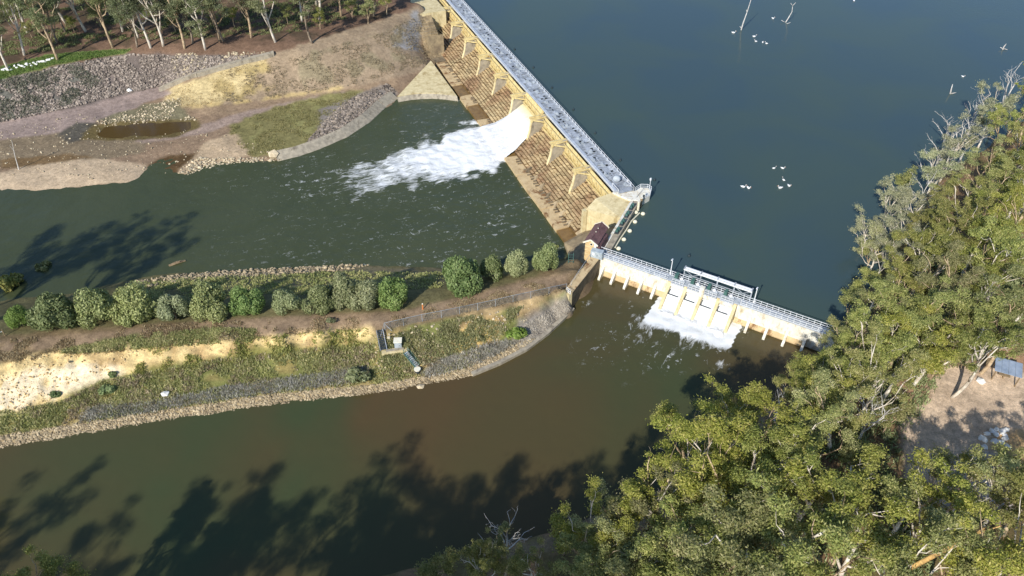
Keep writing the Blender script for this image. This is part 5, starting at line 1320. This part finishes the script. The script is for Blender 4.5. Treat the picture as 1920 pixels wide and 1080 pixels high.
# ------------------------------------------------------------------ ground cover and stones
ICO_V = []
_t = (1 + 5 ** 0.5) / 2
for a, b_ in ((-1, _t), (1, _t), (-1, -_t), (1, -_t)): ICO_V += [(a, b_, 0)]
for a, b_ in ((-1, _t), (1, _t), (-1, -_t), (1, -_t)): ICO_V += [(0, a, b_)]
for a, b_ in ((_t, -1), (_t, 1), (-_t, -1), (-_t, 1)): ICO_V += [(a, 0, b_)]
ICO_V = np.array(ICO_V) / math.sqrt(1 + _t * _t)
ICO_F = np.array([(0, 11, 5), (0, 5, 1), (0, 1, 7), (0, 7, 10), (0, 10, 11), (1, 5, 9), (5, 11, 4), (11, 10, 2), (10, 7, 6), (7, 1, 8), (3, 9, 4), (3, 4, 2), (3, 2, 6), (3, 6, 8), (3, 8, 9), (4, 9, 5), (2, 4, 11), (6, 2, 10), (8, 6, 7), (9, 8, 1)])
def sample(poly, n_, z=-2.0, thin=None, seed=0, patch=3.0):
    """n random ground points inside a pixel outline"""
    W = np.array([Pg(x, y)[:2] for x, y in poly]); lo = W.min(0) - 3; hi = W.max(0) + 3
    r = np.random.default_rng(900 + seed); out = []; tot = 0
    for _ in range(60):
        X = r.uniform(lo[0], hi[0], n_); Y = r.uniform(lo[1], hi[1], n_); Z = ground(X, Y)
        px_, py_ = Qn(X, Y, Z); k = inpoly(px_, py_, poly)
        if thin is not None: k &= fbm(X / patch, Y / patch, 300 + seed, 3) > thin
        out.append(np.stack((X, Y, Z), 1)[k]); tot += k.sum()
        if tot >= n_: break
    return np.concatenate(out)[:n_]
def rocks(name, pts3, smin, smax, mt, label, cat='rocks', seed=0, sink=0.25):
    r = np.random.default_rng(1000 + seed); n_ = len(pts3)
    s = smin + (smax - smin) * r.random(n_) ** 2.2
    V = ICO_V[None] * (1 + r.uniform(-0.28, 0.28, (n_, 12, 1))) * (s[:, None] * r.uniform(0.65, 1.25, (n_, 3)) * np.array((1, 1, 0.75)))[:, None, :]
    a = r.uniform(0, 6.28, n_); c, si = np.cos(a)[:, None], np.sin(a)[:, None]
    X = V[..., 0] * c - V[..., 1] * si; Y = V[..., 0] * si + V[..., 1] * c
    V = np.stack((X, Y, V[..., 2]), -1) + pts3[:, None, :] + np.array((0, 0, 1.0)) * (s * (0.5 - sink))[:, None, None]
    F_ = (ICO_F[None] + (np.arange(n_) * 12)[:, None, None]).reshape(-1, 3)
    o = bpy.data.objects.new(name, mesh_np(name, V.reshape(-1, 3), F_, mt)); link(o)
    return tag(o, label, cat, kind='stuff')
def tufts(name, pts3, h, mt, label, blades=8, width=0.09, spread=0.25, seed=0, cat='grass'):
    r = np.random.default_rng(1100 + seed); n_ = len(pts3)
    c = np.repeat(pts3, blades, 0); m_ = len(c)
    c = c + np.concatenate((r.normal(size=(m_, 2)) * spread, np.zeros((m_, 1))), 1)
    hh = (h * r.uniform(0.5, 1.25, n_)).repeat(blades) * r.uniform(0.6, 1.1, m_)
    a = r.uniform(0, 6.28, m_); sd = np.stack((np.cos(a), np.sin(a), np.zeros(m_)), 1) * (width * r.uniform(0.6, 1.4, m_))[:, None]
    ln = np.concatenate((r.normal(size=(m_, 2)) * 0.45, np.ones((m_, 1))), 1) * hh[:, None]
    V = np.stack((c - sd, c + sd, c + ln * 0.6 + sd * 0.8, c + ln), 1).reshape(-1, 3)
    o = bpy.data.objects.new(name, mesh_np(name, V, quads(V), mt)); link(o)
    return tag(o, label, cat, kind='stuff')
STRIP = [(-60, 856), (0, 843), (250, 803), (500, 763), (730, 738), (880, 708), (990, 657), (1020, 632), (975, 640), (870, 690), (730, 718), (500, 741), (250, 777), (0, 818), (-60, 830)]
rocks('riprap', sample(STRIP, 8500, seed=1), 0.08, 0.28, MT['rock_tan'], 'band of pale stones along the canal edge of the island', seed=1)
rocks('riprap', sample([(-200, 195), (0, 152), (120, 122), (240, 102), (420, 106), (500, 104), (420, 122), (300, 162), (230, 176), (130, 202), (0, 230), (-200, 262)], 11000, seed=2, thin=0.3), 0.16, 0.5, MT['rock_dark'], 'grey rock slope on the far river bank', seed=2)
rocks('rock_pile', sample([(612, 225), (650, 190), (725, 158), (742, 172), (690, 226), (640, 252), (600, 268), (560, 284)], 2400, seed=3, thin=0.25), 0.25, 0.6, MT['rock'], 'heap of grey rocks beside the concrete edging of the pool', seed=3)
rocks('scattered_stones', sample([(180, 228), (260, 200), (335, 184), (345, 205), (370, 226), (300, 228), (200, 238)], 520, seed=4, thin=0.4), 0.1, 0.38, MT['rock_pale'], 'loose pale stones around the small pond', seed=4)
rocks('shore_stones', sample([(235, 530), (330, 515), (420, 508), (520, 503), (640, 497), (700, 497), (640, 508), (520, 516), (420, 522), (330, 530), (280, 538)], 1100, seed=5, thin=0.3), 0.14, 0.42, MT['rock_tan'], 'pale stones along the river shore of the island', seed=5)
rocks('scattered_stones', sample([(0, 330), (0, 240), (150, 215), (420, 250), (560, 295), (330, 328), (200, 340)], 500, seed=6), 0.1, 0.32, MT['rock_pale'], 'small stones strewn over the river terrace', seed=6)
rocks('shore_stones', sample([(335, 325), (370, 296), (440, 296), (520, 296), (560, 286), (520, 304), (430, 308), (360, 330)], 420, seed=7), 0.15, 0.5, MT['rock_pale'], 'stones along the gravel spit and river shore', seed=7)
rocks('scattered_stones', sample([(700, 625), (850, 600), (1000, 570), (990, 600), (900, 660), (760, 700), (690, 690)], 260, seed=8), 0.1, 0.35, MT['rock_pale'], 'pale stones on the island slope above the canal', seed=8)
rocks('scattered_stones', sample([(330, 100), (520, 96), (440, 122), (330, 150), (300, 160)], 500, seed=9, thin=0.45), 0.15, 0.4, MT['rock_pale'], 'pale stones on top of the rock slope by the training wall', seed=9)
GREEN = [(-60, 840), (-60, 790), (0, 772), (110, 755), (190, 716), (420, 672), (690, 642), (760, 640), (860, 665), (930, 650), (870, 690), (730, 716), (500, 738), (0, 815)]
tufts('grass', sample(GREEN, 4600, seed=11, thin=0.38), 0.42, MT['grass'], 'green grass on the canal slope of the island', seed=11)
tufts('dry_grass', sample(GREEN, 1500, seed=12, thin=0.5), 0.45, MT['dry_grass'], 'dry straw grass on the canal slope of the island', seed=12)
tufts('grey_scrub', sample([(150, 790), (170, 765), (300, 752), (430, 725), (600, 702), (690, 690), (690, 712), (600, 724), (430, 748), (250, 776)], 1500, seed=13), 0.5, MT['grey_shrub'], 'band of grey scrub above the canal stones', blades=12, width=0.07, spread=0.3, seed=13, cat='scrub')
rocks('clay_clods', sample([(0, 690), (60, 668), (150, 652), (300, 646), (420, 638), (540, 628), (700, 614), (700, 632), (560, 650), (420, 670), (300, 690), (180, 718), (110, 752), (0, 770)], 700, seed=31, thin=0.5), 0.06, 0.24, MT['clay'], 'crumbled pale clay lumps on the cut bank of the island', 'clay', seed=31)
tufts('grass', sample([(250, 700), (240, 660), (300, 646), (420, 638), (540, 628), (700, 614), (700, 645), (560, 662), (420, 680), (300, 700)], 800, seed=32, thin=0.53, patch=2.2), 0.4, MT['grass'], 'grass tufts hanging into the clay bank', seed=32)
rocks('stone_pitching', sample([(962, 640), (985, 608), (1020, 588), (1058, 562), (1072, 580), (1045, 608), (1010, 638), (978, 658)], 2600, seed=33), 0.13, 0.27, MT['rock_light'], 'flat grey stone pitching beside the retaining wall', seed=33, sink=0.55)
pk = [P(x, y, -2.9) for x, y in [(1074, 580), (1056, 598), (1026, 626), (986, 656), (936, 682), (885, 703)]]
pk_t = thing('toe_kerb', pk[2], 'pale curved concrete kerb along the waterline below the stone pitching', 'kerb')
for a, b_ in zip(pk[:-1], pk[1:]):
    mb = MB(); mb.beam(a + (0, 0, 0.1), b_ + (0, 0, 0.1), 0.8, 0.8); mb.build('kerb_segment', MT['concrete_grey'], pk_t)
tufts('grey_scrub', sample([(790, 700), (830, 672), (940, 640), (975, 640), (890, 684), (800, 708)], 600, seed=14), 0.55, MT['grey_shrub'], 'tuft band of grey green scrub near the stone pitching', blades=12, width=0.07, spread=0.3, seed=14, cat='scrub')
tufts('grass', sample([(100, 660), (250, 630), (400, 616), (480, 618), (470, 640), (300, 650), (150, 662)], 2200, seed=15, thin=0.4), 0.35, MT['grass'], 'strip of green grass on the island top', seed=15)
tufts('grass', sample([(-60, 655), (0, 640), (250, 612), (500, 602), (760, 590), (1000, 530), (1060, 545), (800, 605), (520, 630), (0, 680)], 2200, seed=16, thin=0.5), 0.25, MT['dry_grass'], 'thin dry grass on the island track', seed=16)
tufts('grass', sample([(710, 640), (760, 622), (860, 598), (980, 575), (930, 640), (850, 665), (780, 690), (720, 685)], 2600, seed=17, thin=0.42), 0.4, MT['grass'], 'green grass patches between the fence and the canal', seed=17)
tufts('grass', sample([(-100, 160), (0, 149), (100, 121), (236, 99), (246, 92), (150, 98), (90, 104), (0, 126)], 2600, seed=18), 0.32, MT['green_bright'], 'bright green grass strip above the rock slope', seed=18)
tufts('dry_grass', sample([(304, 178), (430, 127), (500, 110), (470, 150), (420, 190), (345, 203)], 450, seed=29, thin=0.4), 0.2, MT['dry_grass'], 'golden dry grass on the mound below the training wall', seed=29)
tufts('dry_grass', sample([(430, 130), (560, 106), (720, 60), (795, 20), (800, 120), (640, 164), (470, 190), (420, 190)], 2600, seed=19, thin=0.45), 0.26, MT['straw'], 'dry grass on the big slope of the far bank', seed=19)
tufts('scrub', sample([(-150, 200), (0, 152), (140, 120), (190, 150), (130, 195), (0, 228), (-150, 258)], 3000, seed=20, thin=0.42), 0.55, MT['scrub_dull'], 'grey green scrub on the left part of the rock slope', blades=12, width=0.1, spread=0.35, seed=20, cat='scrub')
tufts('grass', sample([(430, 240), (500, 206), (640, 174), (670, 172), (630, 225), (560, 285), (470, 294), (440, 265)], 1700, seed=21, thin=0.45), 0.25, MT['straw_green'], 'green weeds on the flat beside the rock heap', seed=21)
tufts('grass', sample([(260, 530), (420, 520), (640, 510), (830, 512), (830, 540), (420, 560), (260, 560)], 2200, seed=22, thin=0.35), 0.45, MT['grass'], 'rough grass on the river slope of the island', seed=22)
tufts('undergrowth', sample([(1300, 1075), (1250, 930), (1450, 790), (1600, 660), (1700, 520), (1860, 330), (1915, 330), (1915, 640), (1760, 700), (1660, 900), (1750, 1075)], 5000, seed=23, thin=0.4), 0.7, MT['leaf_olive'], 'low undergrowth beneath the trees of the right bank', blades=9, width=0.12, spread=0.5, seed=23, cat='undergrowth')
tufts('undergrowth', sample([(0, 110), (210, 75), (400, 72), (560, 60), (740, 10), (700, 2), (20, 2)], 3000, seed=24, thin=0.5), 0.5, MT['leaf_wood'], 'low growth on the brown floor of the far wood', blades=8, width=0.1, spread=0.4, seed=24, cat='undergrowth')

# ------------------------------------------------------------------ single stones
def stone_mesh(seed, flat=0.7):
    r = np.random.default_rng(seed); V = ICO_V * (1 + r.uniform(-0.25, 0.25, (12, 1))) * np.array((1, r.uniform(0.6, 0.9), flat)); return V
SM = {k: [mesh_np('stone', stone_mesh(40 + i), ICO_F, MT[k]) for i in range(4)] for k in ('rock_white', 'rock_pale')}
def stone(x, y, s, k, label, group, name='stone'):
    q = Pg(x, y); o = bpy.data.objects.new(name, SM[k][random.randint(0, 3)]); link(o)
    o.location = (q[0], q[1], max(q[2], -8.2) + s * 0.3); o.scale = (s, s, s); o.rotation_euler = (0, 0, random.uniform(0, 6.28)); tag(o, label, 'stone', group)
for k in range(26):
    t = k / 25; x = 4 + 94 * t + random.uniform(-1.5, 1.5); y = 133 - 20 * t + random.uniform(-4, 3)
    stone(x, y, random.uniform(0.35, 0.65), 'rock_white', 'white stone on the bright green grass strip, ' + ORD[k] + ' from the left', 'white stones on the grass strip')
stone(515, 293, 1.6, 'rock_pale', 'big tan boulder at the river end of the concrete edging', None)
stone(244, 171, 0.9, 'rock_white', 'single white block at the foot of the rock slope', None)
for k in range(17):
    stone(1832 + 60 * random.random(), 806 + 36 * random.random(), random.uniform(0.4, 0.75), 'rock_white', 'white stone in the loose heap on the sandy clearing', 'white stones on the clearing')
for x, y, lab in [(1838, 717, 'single white stone in front of the blue roofed shelter'), (1592, 793, 'white stone lying in the shaded wood below the regulator'), (788, 727, 'dark wet stone in the canal below the stairs'), (310, 740, 'white grey stone above the canal scrub')]:
    stone(x, y, 0.8, 'rock_white' if 'white' in lab else 'rock_pale', lab, None)

# ------------------------------------------------------------------ fence on the island
fe = [(722, 619), (757, 611), (792, 603), (828, 596), (862, 589), (896, 582), (929, 575), (962, 567), (995, 560), (1029, 552), (1062, 545)]
FB = [Pg(*q) for q in fe]
fence = thing('chain_link_fence', FB[5], 'long grey chain link fence along the track on the island', 'fence')
m, nt, b, out = newmat('wire_mesh')
b.inputs['Base Color'].default_value = (0.30, 0.31, 0.30, 1); b.inputs['Roughness'].default_value = 0.5; b.inputs['Metallic'].default_value = 0.3
tc = nt.nodes.new('ShaderNodeTexCoord'); mp = nt.nodes.new('ShaderNodeMapping'); mp.inputs['Rotation'].default_value = (0.6, 0.78, 0.3); nt.links.new(tc.outputs['Object'], mp.inputs[0])
wv_ = []
for ax in ('X', 'Z'):
    wn_ = nt.nodes.new('ShaderNodeTexWave'); wn_.wave_type = 'BANDS'; wn_.bands_direction = ax; wn_.inputs['Scale'].default_value = 4.0; nt.links.new(mp.outputs[0], wn_.inputs[0]); wv_.append(nmath(nt, 'GREATER_THAN', wn_.outputs['Fac'], 0.95))
tr_ = nt.nodes.new('ShaderNodeBsdfTransparent'); mx2 = nt.nodes.new('ShaderNodeMixShader')
nt.links.new(nmath(nt, 'MAXIMUM', wv_[0], wv_[1]), mx2.inputs[0]); nt.links.new(tr_.outputs[0], mx2.inputs[1]); nt.links.new(b.outputs[0], mx2.inputs[2]); nt.links.new(mx2.outputs[0], out.inputs[0])
MT['wire'] = m
for q in FB:
    mb = MB(); mb.tube([q + (0, 0, -0.3), q + (0, 0, 1.85)], 0.045, 6); mb.build('post', MT['steel_grey'], fence)
for a, b_ in zip(FB[:-1], FB[1:]):
    mb = MB(); mb.tube([a + (0, 0, 1.8), b_ + (0, 0, 1.8)], 0.032, 5); mb.build('top_rail', MT['steel_grey'], fence)
    mb = MB(); mb.add([a + (0, 0, 0.05), b_ + (0, 0, 0.05), b_ + (0, 0, 1.78), a + (0, 0, 1.78)], [(0, 1, 2, 3)]); mb.build('wire_panel', MT['wire'], fence)
mb = MB(); mb.tube([FB[0] + (0, 0, 1.7), FB[0] + (1.3, -0.2, 0)], 0.04, 5); mb.tube([FB[0] + (0, 0, 1.7), FB[0] + (-0.3, -3.0, 1.3)], 0.035, 5); mb.build('corner_brace', MT['steel_grey'], fence)

# ------------------------------------------------------------------ stairs, landing and cabinet on the slope
def stair(name, p0, p1, wd_, n_, m1, m2, label, rail=False):
    p0 = np.array(p0); p1 = np.array(p1); t = thing(name, p1, label, 'stairs')
    d_ = (p1 - p0)[:2]; d_ /= np.linalg.norm(d_); nr = np.array((-d_[1], d_[0], 0)) * wd_ / 2
    for s in (-1, 1):
        mb = MB(); mb.beam(p0 + nr * s, p1 + nr * s, 0.1, 0.28); mb.build('stringer', m1, t)
        if rail:
            mb = MB(); mb.beam(p0 + nr * s + (0, 0, 0.95), p1 + nr * s + (0, 0, 0.95), 0.06, 0.06)
            for k in range(4): q = p0 + (p1 - p0) * k / 3 + nr * s; mb.beam(q, q + (0, 0, 0.95), 0.06, 0.06, (1, 0, 0))
            mb.build('handrail', m1, t)
    for k in range(n_):
        q = p0 + (p1 - p0) * (k + 0.5) / n_; mb = MB(); mb.box(q + (0, 0, 0.05), 0.3, wd_ - 0.12, 0.06, d_); mb.build('tread', m2, t)
    return t
A1, A2 = Pg(712, 622), Pg(720, 660)
stair('steel_stairs', A1 + (0, 0, 0.45), A2 + (0, 0, 0.5), 1.2, 12, MT['steel_pale'], MT['steel_dark'], 'grey steel stairs descending from the fence to the concrete landing')
L1, L2 = Pg(718, 663), Pg(764, 655)
zl = max(L1[2], L2[2]) + 0.25
ld = thing('landing', (L1 + L2) / 2, 'narrow cream concrete landing at the foot of the steel stairs', 'landing')
dl = (L2 - L1)[:2]; mb = MB(); mb.box(((L1 + L2) / 2)[:2].tolist() + [zl - 0.45], np.linalg.norm(dl) + 0.4, 1.1, 1.0, dl); mb.build('slab', MT['concrete_cream'], ld)
mb = MB(); mb.box(((L1 + L2) / 2)[:2].tolist() + [zl + 0.12], np.linalg.norm(dl) - 1.2, 0.5, 0.12, dl); mb.build('step', MT['concrete_grey'], ld)
B0 = Pg(747, 648)
bx_ = thing('metal_box', B0, 'pale grey equipment box on the slope above the concrete landing', 'equipment box')
mb = MB(); mb.box(B0 + (0, 0, 0.55), 1.25, 1.1, 1.5, (1, 0.05)); mb.build('body', MT['cabinet_grey'], bx_)
mb = MB(); mb.box(B0 + (0, 0, 1.36), 1.5, 1.35, 0.14, (1, 0.05)); mb.build('lid', MT['trim_white'], bx_)
mb = MB(); mb.box(B0 + (0.02, -0.58, 0.55), 0.9, 0.05, 1.0, (1, 0.05)); dr = mb.build('door', MT['steel_grey'], bx_)
mb = MB(); mb.box(B0 + (0.35, -0.62, 0.55), 0.08, 0.05, 0.2, (1, 0.05)); mb.build('handle', MT['steel_dark'], dr)
S1, S2 = Pg(761, 664), Pg(783, 690)
stair('green_stairs', S1 + (0, 0, 0.5), S2 + (0, 0, 0.4), 0.9, 9, MT['teal_metal'], MT['steel_grey'], 'narrow green railed stairs from the landing down to the canal stones', True)
G0 = Pg(783, 698)
gd = thing('intake_ring', G0, 'small white rimmed device at the canal edge below the green stairs', 'intake')
mb = MB(); mb.tube([G0 + (0, 0, -0.2), G0 + (0, 0, 0.75)], 0.5, 10); mb.build('body', MT['steel_dark'], gd)
mb = MB(); mb.tube([G0 + (0, 0, 0.75), G0 + (0, 0, 0.9)], 0.62, 10); mb.build('rim', MT['trim_white'], gd)
q = Pg(793, 580); mk = thing('marker_post', q, 'orange marker post on the track beside the largest row tree', 'post')
mb = MB(); mb.tube([q + (0, 0, -0.2), q + (0, 0, 1.3)], 0.12, 6); mb.build('post', MT['orange'], mk)
mb = MB(); mb.tube([q + (0, 0, 1.3), q + (0, 0, 1.45)], 0.14, 6); mb.build('cap', MT['trim_white'], mk)
q = Pg(10, 630); mk = thing('fence_post', q, 'lone grey fence post at the left edge of the island track', 'post')
mb = MB(); mb.tube([q + (0, 0, -0.2), q + (0, 0, 1.6)], 0.1, 6); mb.build('post', MT['timber'], mk); mb = MB(); mb.tube([q + (0, 0, 1.2), q + (-2.0, 0.3, 0.1)], 0.05, 5); mb.build('stay', MT['steel_grey'], mk)
q = Pg(1070, 494) + (0, 0, 0.2); ls = thing('blue_ladder', q, 'small blue steel ladder frame beside the weir end behind the row trees', 'ladder')
for s in (-0.5, 0.5):
    mb = MB(); mb.beam(q + (s, 0, -1), q + (s, 0.4, 2.2), 0.1, 0.1, (1, 0, 0)); mb.build('rail', MT['teal_metal'], ls)
for k in range(5):
    mb = MB(); mb.beam(q + (-0.5, 0.1 * k, -0.3 + 0.5 * k), q + (0.5, 0.1 * k, -0.3 + 0.5 * k), 0.07, 0.07); mb.build('rung', MT['teal_metal'], ls)
q = Pg(838, 590)

# ------------------------------------------------------------------ on the reservoir: snags, birds, buoys
def snag(px_, base_, tops, r0, label):
    q = P(*base_, 0); t = thing('snag', q, label, 'snag')
    for k, pl in enumerate(tops):
        V = [q + np.array(v) for v in pl]; mb = MB(); mb.tube(V, list(np.linspace(r0 * (1 if k == 0 else 0.5), r0 * 0.25, len(V))), 6); mb.build('trunk' if k == 0 else 'branch', MT['deadwood'], t, True)
    return t
snag(0, (1389, 56), [[(0, 0, -2), (0.3, 0, 2), (1.0, 0.2, 6), (1.6, 0.3, 11)], [(0.2, 0, 0.5), (-0.6, -0.2, 1.2)], [(1.0, 0.2, 5.6), (0.5, 0, 6.6)]], 0.28, 'tall bare dead trunk leaning out of the reservoir at top')
snag(0, (1471, 42), [[(0, 0, -1), (1.0, 0.3, 1.2), (1.8, 0.4, 3.4), (1.5, 0.3, 5.6)], [(0, 0, 0.1), (-1.2, 0, 0.7), (-0.8, 0.2, 1.0)], [(1.5, 0.3, 5.4), (0.6, 0.1, 6.4)], [(1.5, 0.3, 5.4), (2.2, 0.1, 6.6)], [(0.2, -1.0, -0.2), (1.4, -1.6, 0.6)]], 0.24, 'curved dead branch with broken twigs standing in the reservoir')
snag(0, (1783, 176), [[(0, 0, -1), (-0.3, 0.2, 1.2), (-0.4, 0.3, 2.8)], [(0.1, 0, 0.1), (1.2, -0.2, 0.5)]], 0.3, 'short pale stump with a side branch near the right shore')
snag(0, (1880, 93), [[(0, 0, -1), (0.1, 0.1, 0.9), (0.5, 0.2, 1.8)], [(0.1, 0, 0.2), (-1.0, 0.1, 0.7)], [(0.2, 0, 0.3), (1.0, -0.8, 0.3)]], 0.3, 'small white stump in the reservoir at the far right')
q = P(333, 494, RIV); t = thing('driftwood', q, 'reddish driftwood log lying in the river near the island shore', 'driftwood')
mb = MB(); mb.tube([q + (-1.6, -0.9, 0), q + (0, 0, 0.25), q + (1.5, 0.9, 0.1)], [0.3, 0.35, 0.18], 6); mb.build('log', MT['timber'], t)
mb = MB(); mb.tube([q + (0.3, 0.2, 0.2), q + (0.9, -0.2, 1.0)], [0.14, 0.05], 5); mb.build('branch', MT['timber'], t)
q = Pg(35, 318); t = thing('dead_pole', q, 'thin bare dead pole leaning on the sandy river bar at left', 'dead tree')
mb = MB(); mb.tube([q + (0, 0, -0.3), q + (0.6, 0.2, 4), q + (1.6, 0.3, 8.5)], [0.14, 0.1, 0.04], 5); mb.build('trunk', MT['deadwood'], t); mb = MB(); mb.tube([q + (0.9, 0.2, 5.5), q + (0.4, 0.3, 7)], [0.06, 0.02], 4); mb.build('branch', MT['deadwood'], t)
def bird_meshes():
    b1 = MB(); b1.ball((0, 0, 0.22), 0.62, 0.34, 0.3, 10, 6); b1.ball((-0.55, 0, 0.3), 0.3, 0.16, 0.12, 8, 4)
    h1 = MB(); h1.tube([(0.45, 0, 0.3), (0.68, 0, 0.55), (0.6, 0, 0.85), (0.72, 0, 0.98)], [0.12, 0.08, 0.07, 0.09], 7); h1.ball((0.75, 0, 1.0), 0.14, 0.1, 0.1, 8, 5)
    k1 = MB(); k1.tube([(0.85, 0, 0.98), (1.2, 0, 0.82)], [0.06, 0.02], 5)
    return (mesh_np('body', np.array(b1.v), b1.f, MT['bird_white'], True), mesh_np('neck', np.array(h1.v), h1.f, MT['bird_white'], True), mesh_np('beak', np.array(k1.v), k1.f, MT['bird_beak'], True))
BM = bird_meshes()
BIRDS = [(1375, 62, 'white water bird swimming alone left of the tall dead trunk foot'), (1414, 69, 'white water bird, uppermost of the four below the dead trunk'), (1417, 78, 'smaller white water bird, second of the four below the dead trunk'), (1430, 80, 'white water bird, left one of the close pair below the dead trunk'), (1437, 82, 'white water bird, right one of the close pair below the dead trunk'),
         (1449, 35, 'white water bird left of the curved dead branch'), (1601, 2, 'white water bird at the very top edge of the reservoir'), (1805, 144, 'large white water bird near the dead tree at the right shore'),
         (1451, 316, 'left white water bird of the upper pair in the middle flock'), (1467, 316, 'right white water bird of the upper pair in the middle flock'), (1469, 338, 'single white water bird between the upper and lower pairs of the flock'), (1479, 349, 'rightmost white water bird of the middle flock'), (1463, 353, 'lowest white water bird under the middle flock'),
         (1393, 351, 'left white water bird of the pair nearest the weir end'), (1403, 353, 'right white water bird of the pair nearest the weir end')]
for x, y, lab in BIRDS:
    t = thing('water_bird', P(x, y, 0), lab, 'bird', 'white birds on the reservoir'); t.rotation_euler = (0, 0, random.uniform(0, 6.28)); t.scale = (random.uniform(0.6, 0.85),) * 3
    bo_ = bpy.data.objects.new('body', BM[0]); link(bo_, t); nk = bpy.data.objects.new('neck', BM[1]); link(nk, t); bk = bpy.data.objects.new('beak', BM[2]); link(bk, nk)
t = thing('foam_bird', P(1352, 683, CAN), 'x', 'x') if False else None
bu = [(965, 93), (1000, 127), (1035, 165), (1075, 206), (1116, 250), (1163, 301), (1227, 338), (1292, 480)]
for i, (x, y) in enumerate(bu):
    q = P(x, y, 0); t = thing('buoy', q, 'small dark buoy upstream of the weir, ' + ORD[i] + ' counted from the top of the picture', 'buoy', 'dark buoys upstream of the weir')
    mb = MB(); mb.ball(q + (0, 0, 0.1), 0.36, 0.36, 0.3, 8, 5); mb.build('float', MT['buoy_dark'], t, True); mb = MB(); mb.tube([q + (0, 0, 0.3), q + (0, 0, 0.7)], 0.06, 5); mb.build('eye', MT['buoy_dark'], t)

# ------------------------------------------------------------------ right bank: shelter, timber edging, leaning trunk
q = Pg(1880, 708); sh = thing('picnic_shelter', q, 'open shelter with a pale blue sheet roof beside the clearing', 'shelter')
ex_ = np.array((0.9, -0.42, 0)); ey_ = np.array((0.42, 0.9, 0))
for k in range(4):
    a = -2.1 + 1.05 * k; mb = MB(); c = q + ex_ * (a + 0.5); mb.hexa([c - ex_ * 0.51 - ey_ * 1.6 + (0, 0, 2.3), c + ex_ * 0.51 - ey_ * 1.6 + (0, 0, 2.3), c + ex_ * 0.51 + ey_ * 1.6 + (0, 0, 2.75), c - ex_ * 0.51 + ey_ * 1.6 + (0, 0, 2.75), c - ex_ * 0.51 - ey_ * 1.6 + (0, 0, 2.4), c + ex_ * 0.51 - ey_ * 1.6 + (0, 0, 2.4), c + ex_ * 0.51 + ey_ * 1.6 + (0, 0, 2.85), c - ex_ * 0.51 + ey_ * 1.6 + (0, 0, 2.85)]); mb.build('roof_sheet', MT['blue_roof'], sh)
for sx in (-1, 1):
    for sy in (-1, 1):
        mb = MB(); c = q + ex_ * 1.8 * sx + ey_ * 1.4 * sy; mb.beam(c + (0, 0, -0.3), c + (0, 0, 2.4), 0.16, 0.16, (1, 0, 0)); mb.build('post', MT['timber'], sh)
mb = MB(); mb.box(q + (0, 0, 0.72), 1.8, 0.8, 0.08, ex_[:2]); mb.box(q + (0, 0, 0.35), 0.2, 0.5, 0.7, ex_[:2]); mb.build('table', MT['timber'], sh)
for i, (x0, y0, x1, y1) in enumerate([(1707, 748, 1768, 692), (1716, 752, 1742, 728)]):
    a, b_ = Pg(x0, y0), Pg(x1, y1); t = thing('timber_edging', a, ['long timber edging running diagonally across the brown clearing', 'short timber edging parallel to the long one on the clearing'][i], 'edging')
    n_ = 4 if i == 0 else 2
    for k in range(n_): mb = MB(); mb.beam(a + (b_ - a) * (k + 0.02) / n_ + (0, 0, 0.1), a + (b_ - a) * (k + 0.98) / n_ + (0, 0, 0.1), 0.3, 0.4); mb.build('sleeper', MT['timber'], t)
a, b_ = Pg(1768, 684), Pg(1822, 694); t = thing('timber_fence', a, 'low slatted timber fence at the back of the clearing beside the shelter', 'fence')
for k in range(11): q = a + (b_ - a) * k / 10; mb = MB(); mb.beam(q + (0, 0, -0.2), q + (0, 0, 1.0), 0.22, 0.08, (1, 0, 0)); mb.build('slat', MT['timber'], t)
mb = MB(); mb.beam(a + (0, 0.1, 0.75), b_ + (0, 0.1, 0.75), 0.08, 0.12); mb.build('rail', MT['timber'], t)
MT['bark_orange'] = mat('bark_orange', S(176, 138, 84), S(214, 178, 112), 2.2, stain=S(112, 84, 60), sscale=1.6, slo=0.46, shi=0.62)
a, b_ = P(1670, 1085, 16), P(1858, 984, 22); t = thing('leaning_trunk', P(1660, 1110, 2), 'orange barked leaning gum trunk at the lower right', 'tree trunk')
mb = MB(); mb.tube([np.array((a[0] - 3.0, a[1] - 2.0, 1.0)), a, a + (b_ - a) * 0.5 + (0.3, 0, 0.3), b_], [0.4, 0.32, 0.25, 0.14], 8); mb.build('trunk', MT['bark_orange'], t, True)
mb = MB(); mb.tube([a + (b_ - a) * 0.8, a + (b_ - a) * 0.95 + (1.2, -0.4, 1.0)], [0.16, 0.06], 5); mb.build('branch', MT['bark_orange'], t)
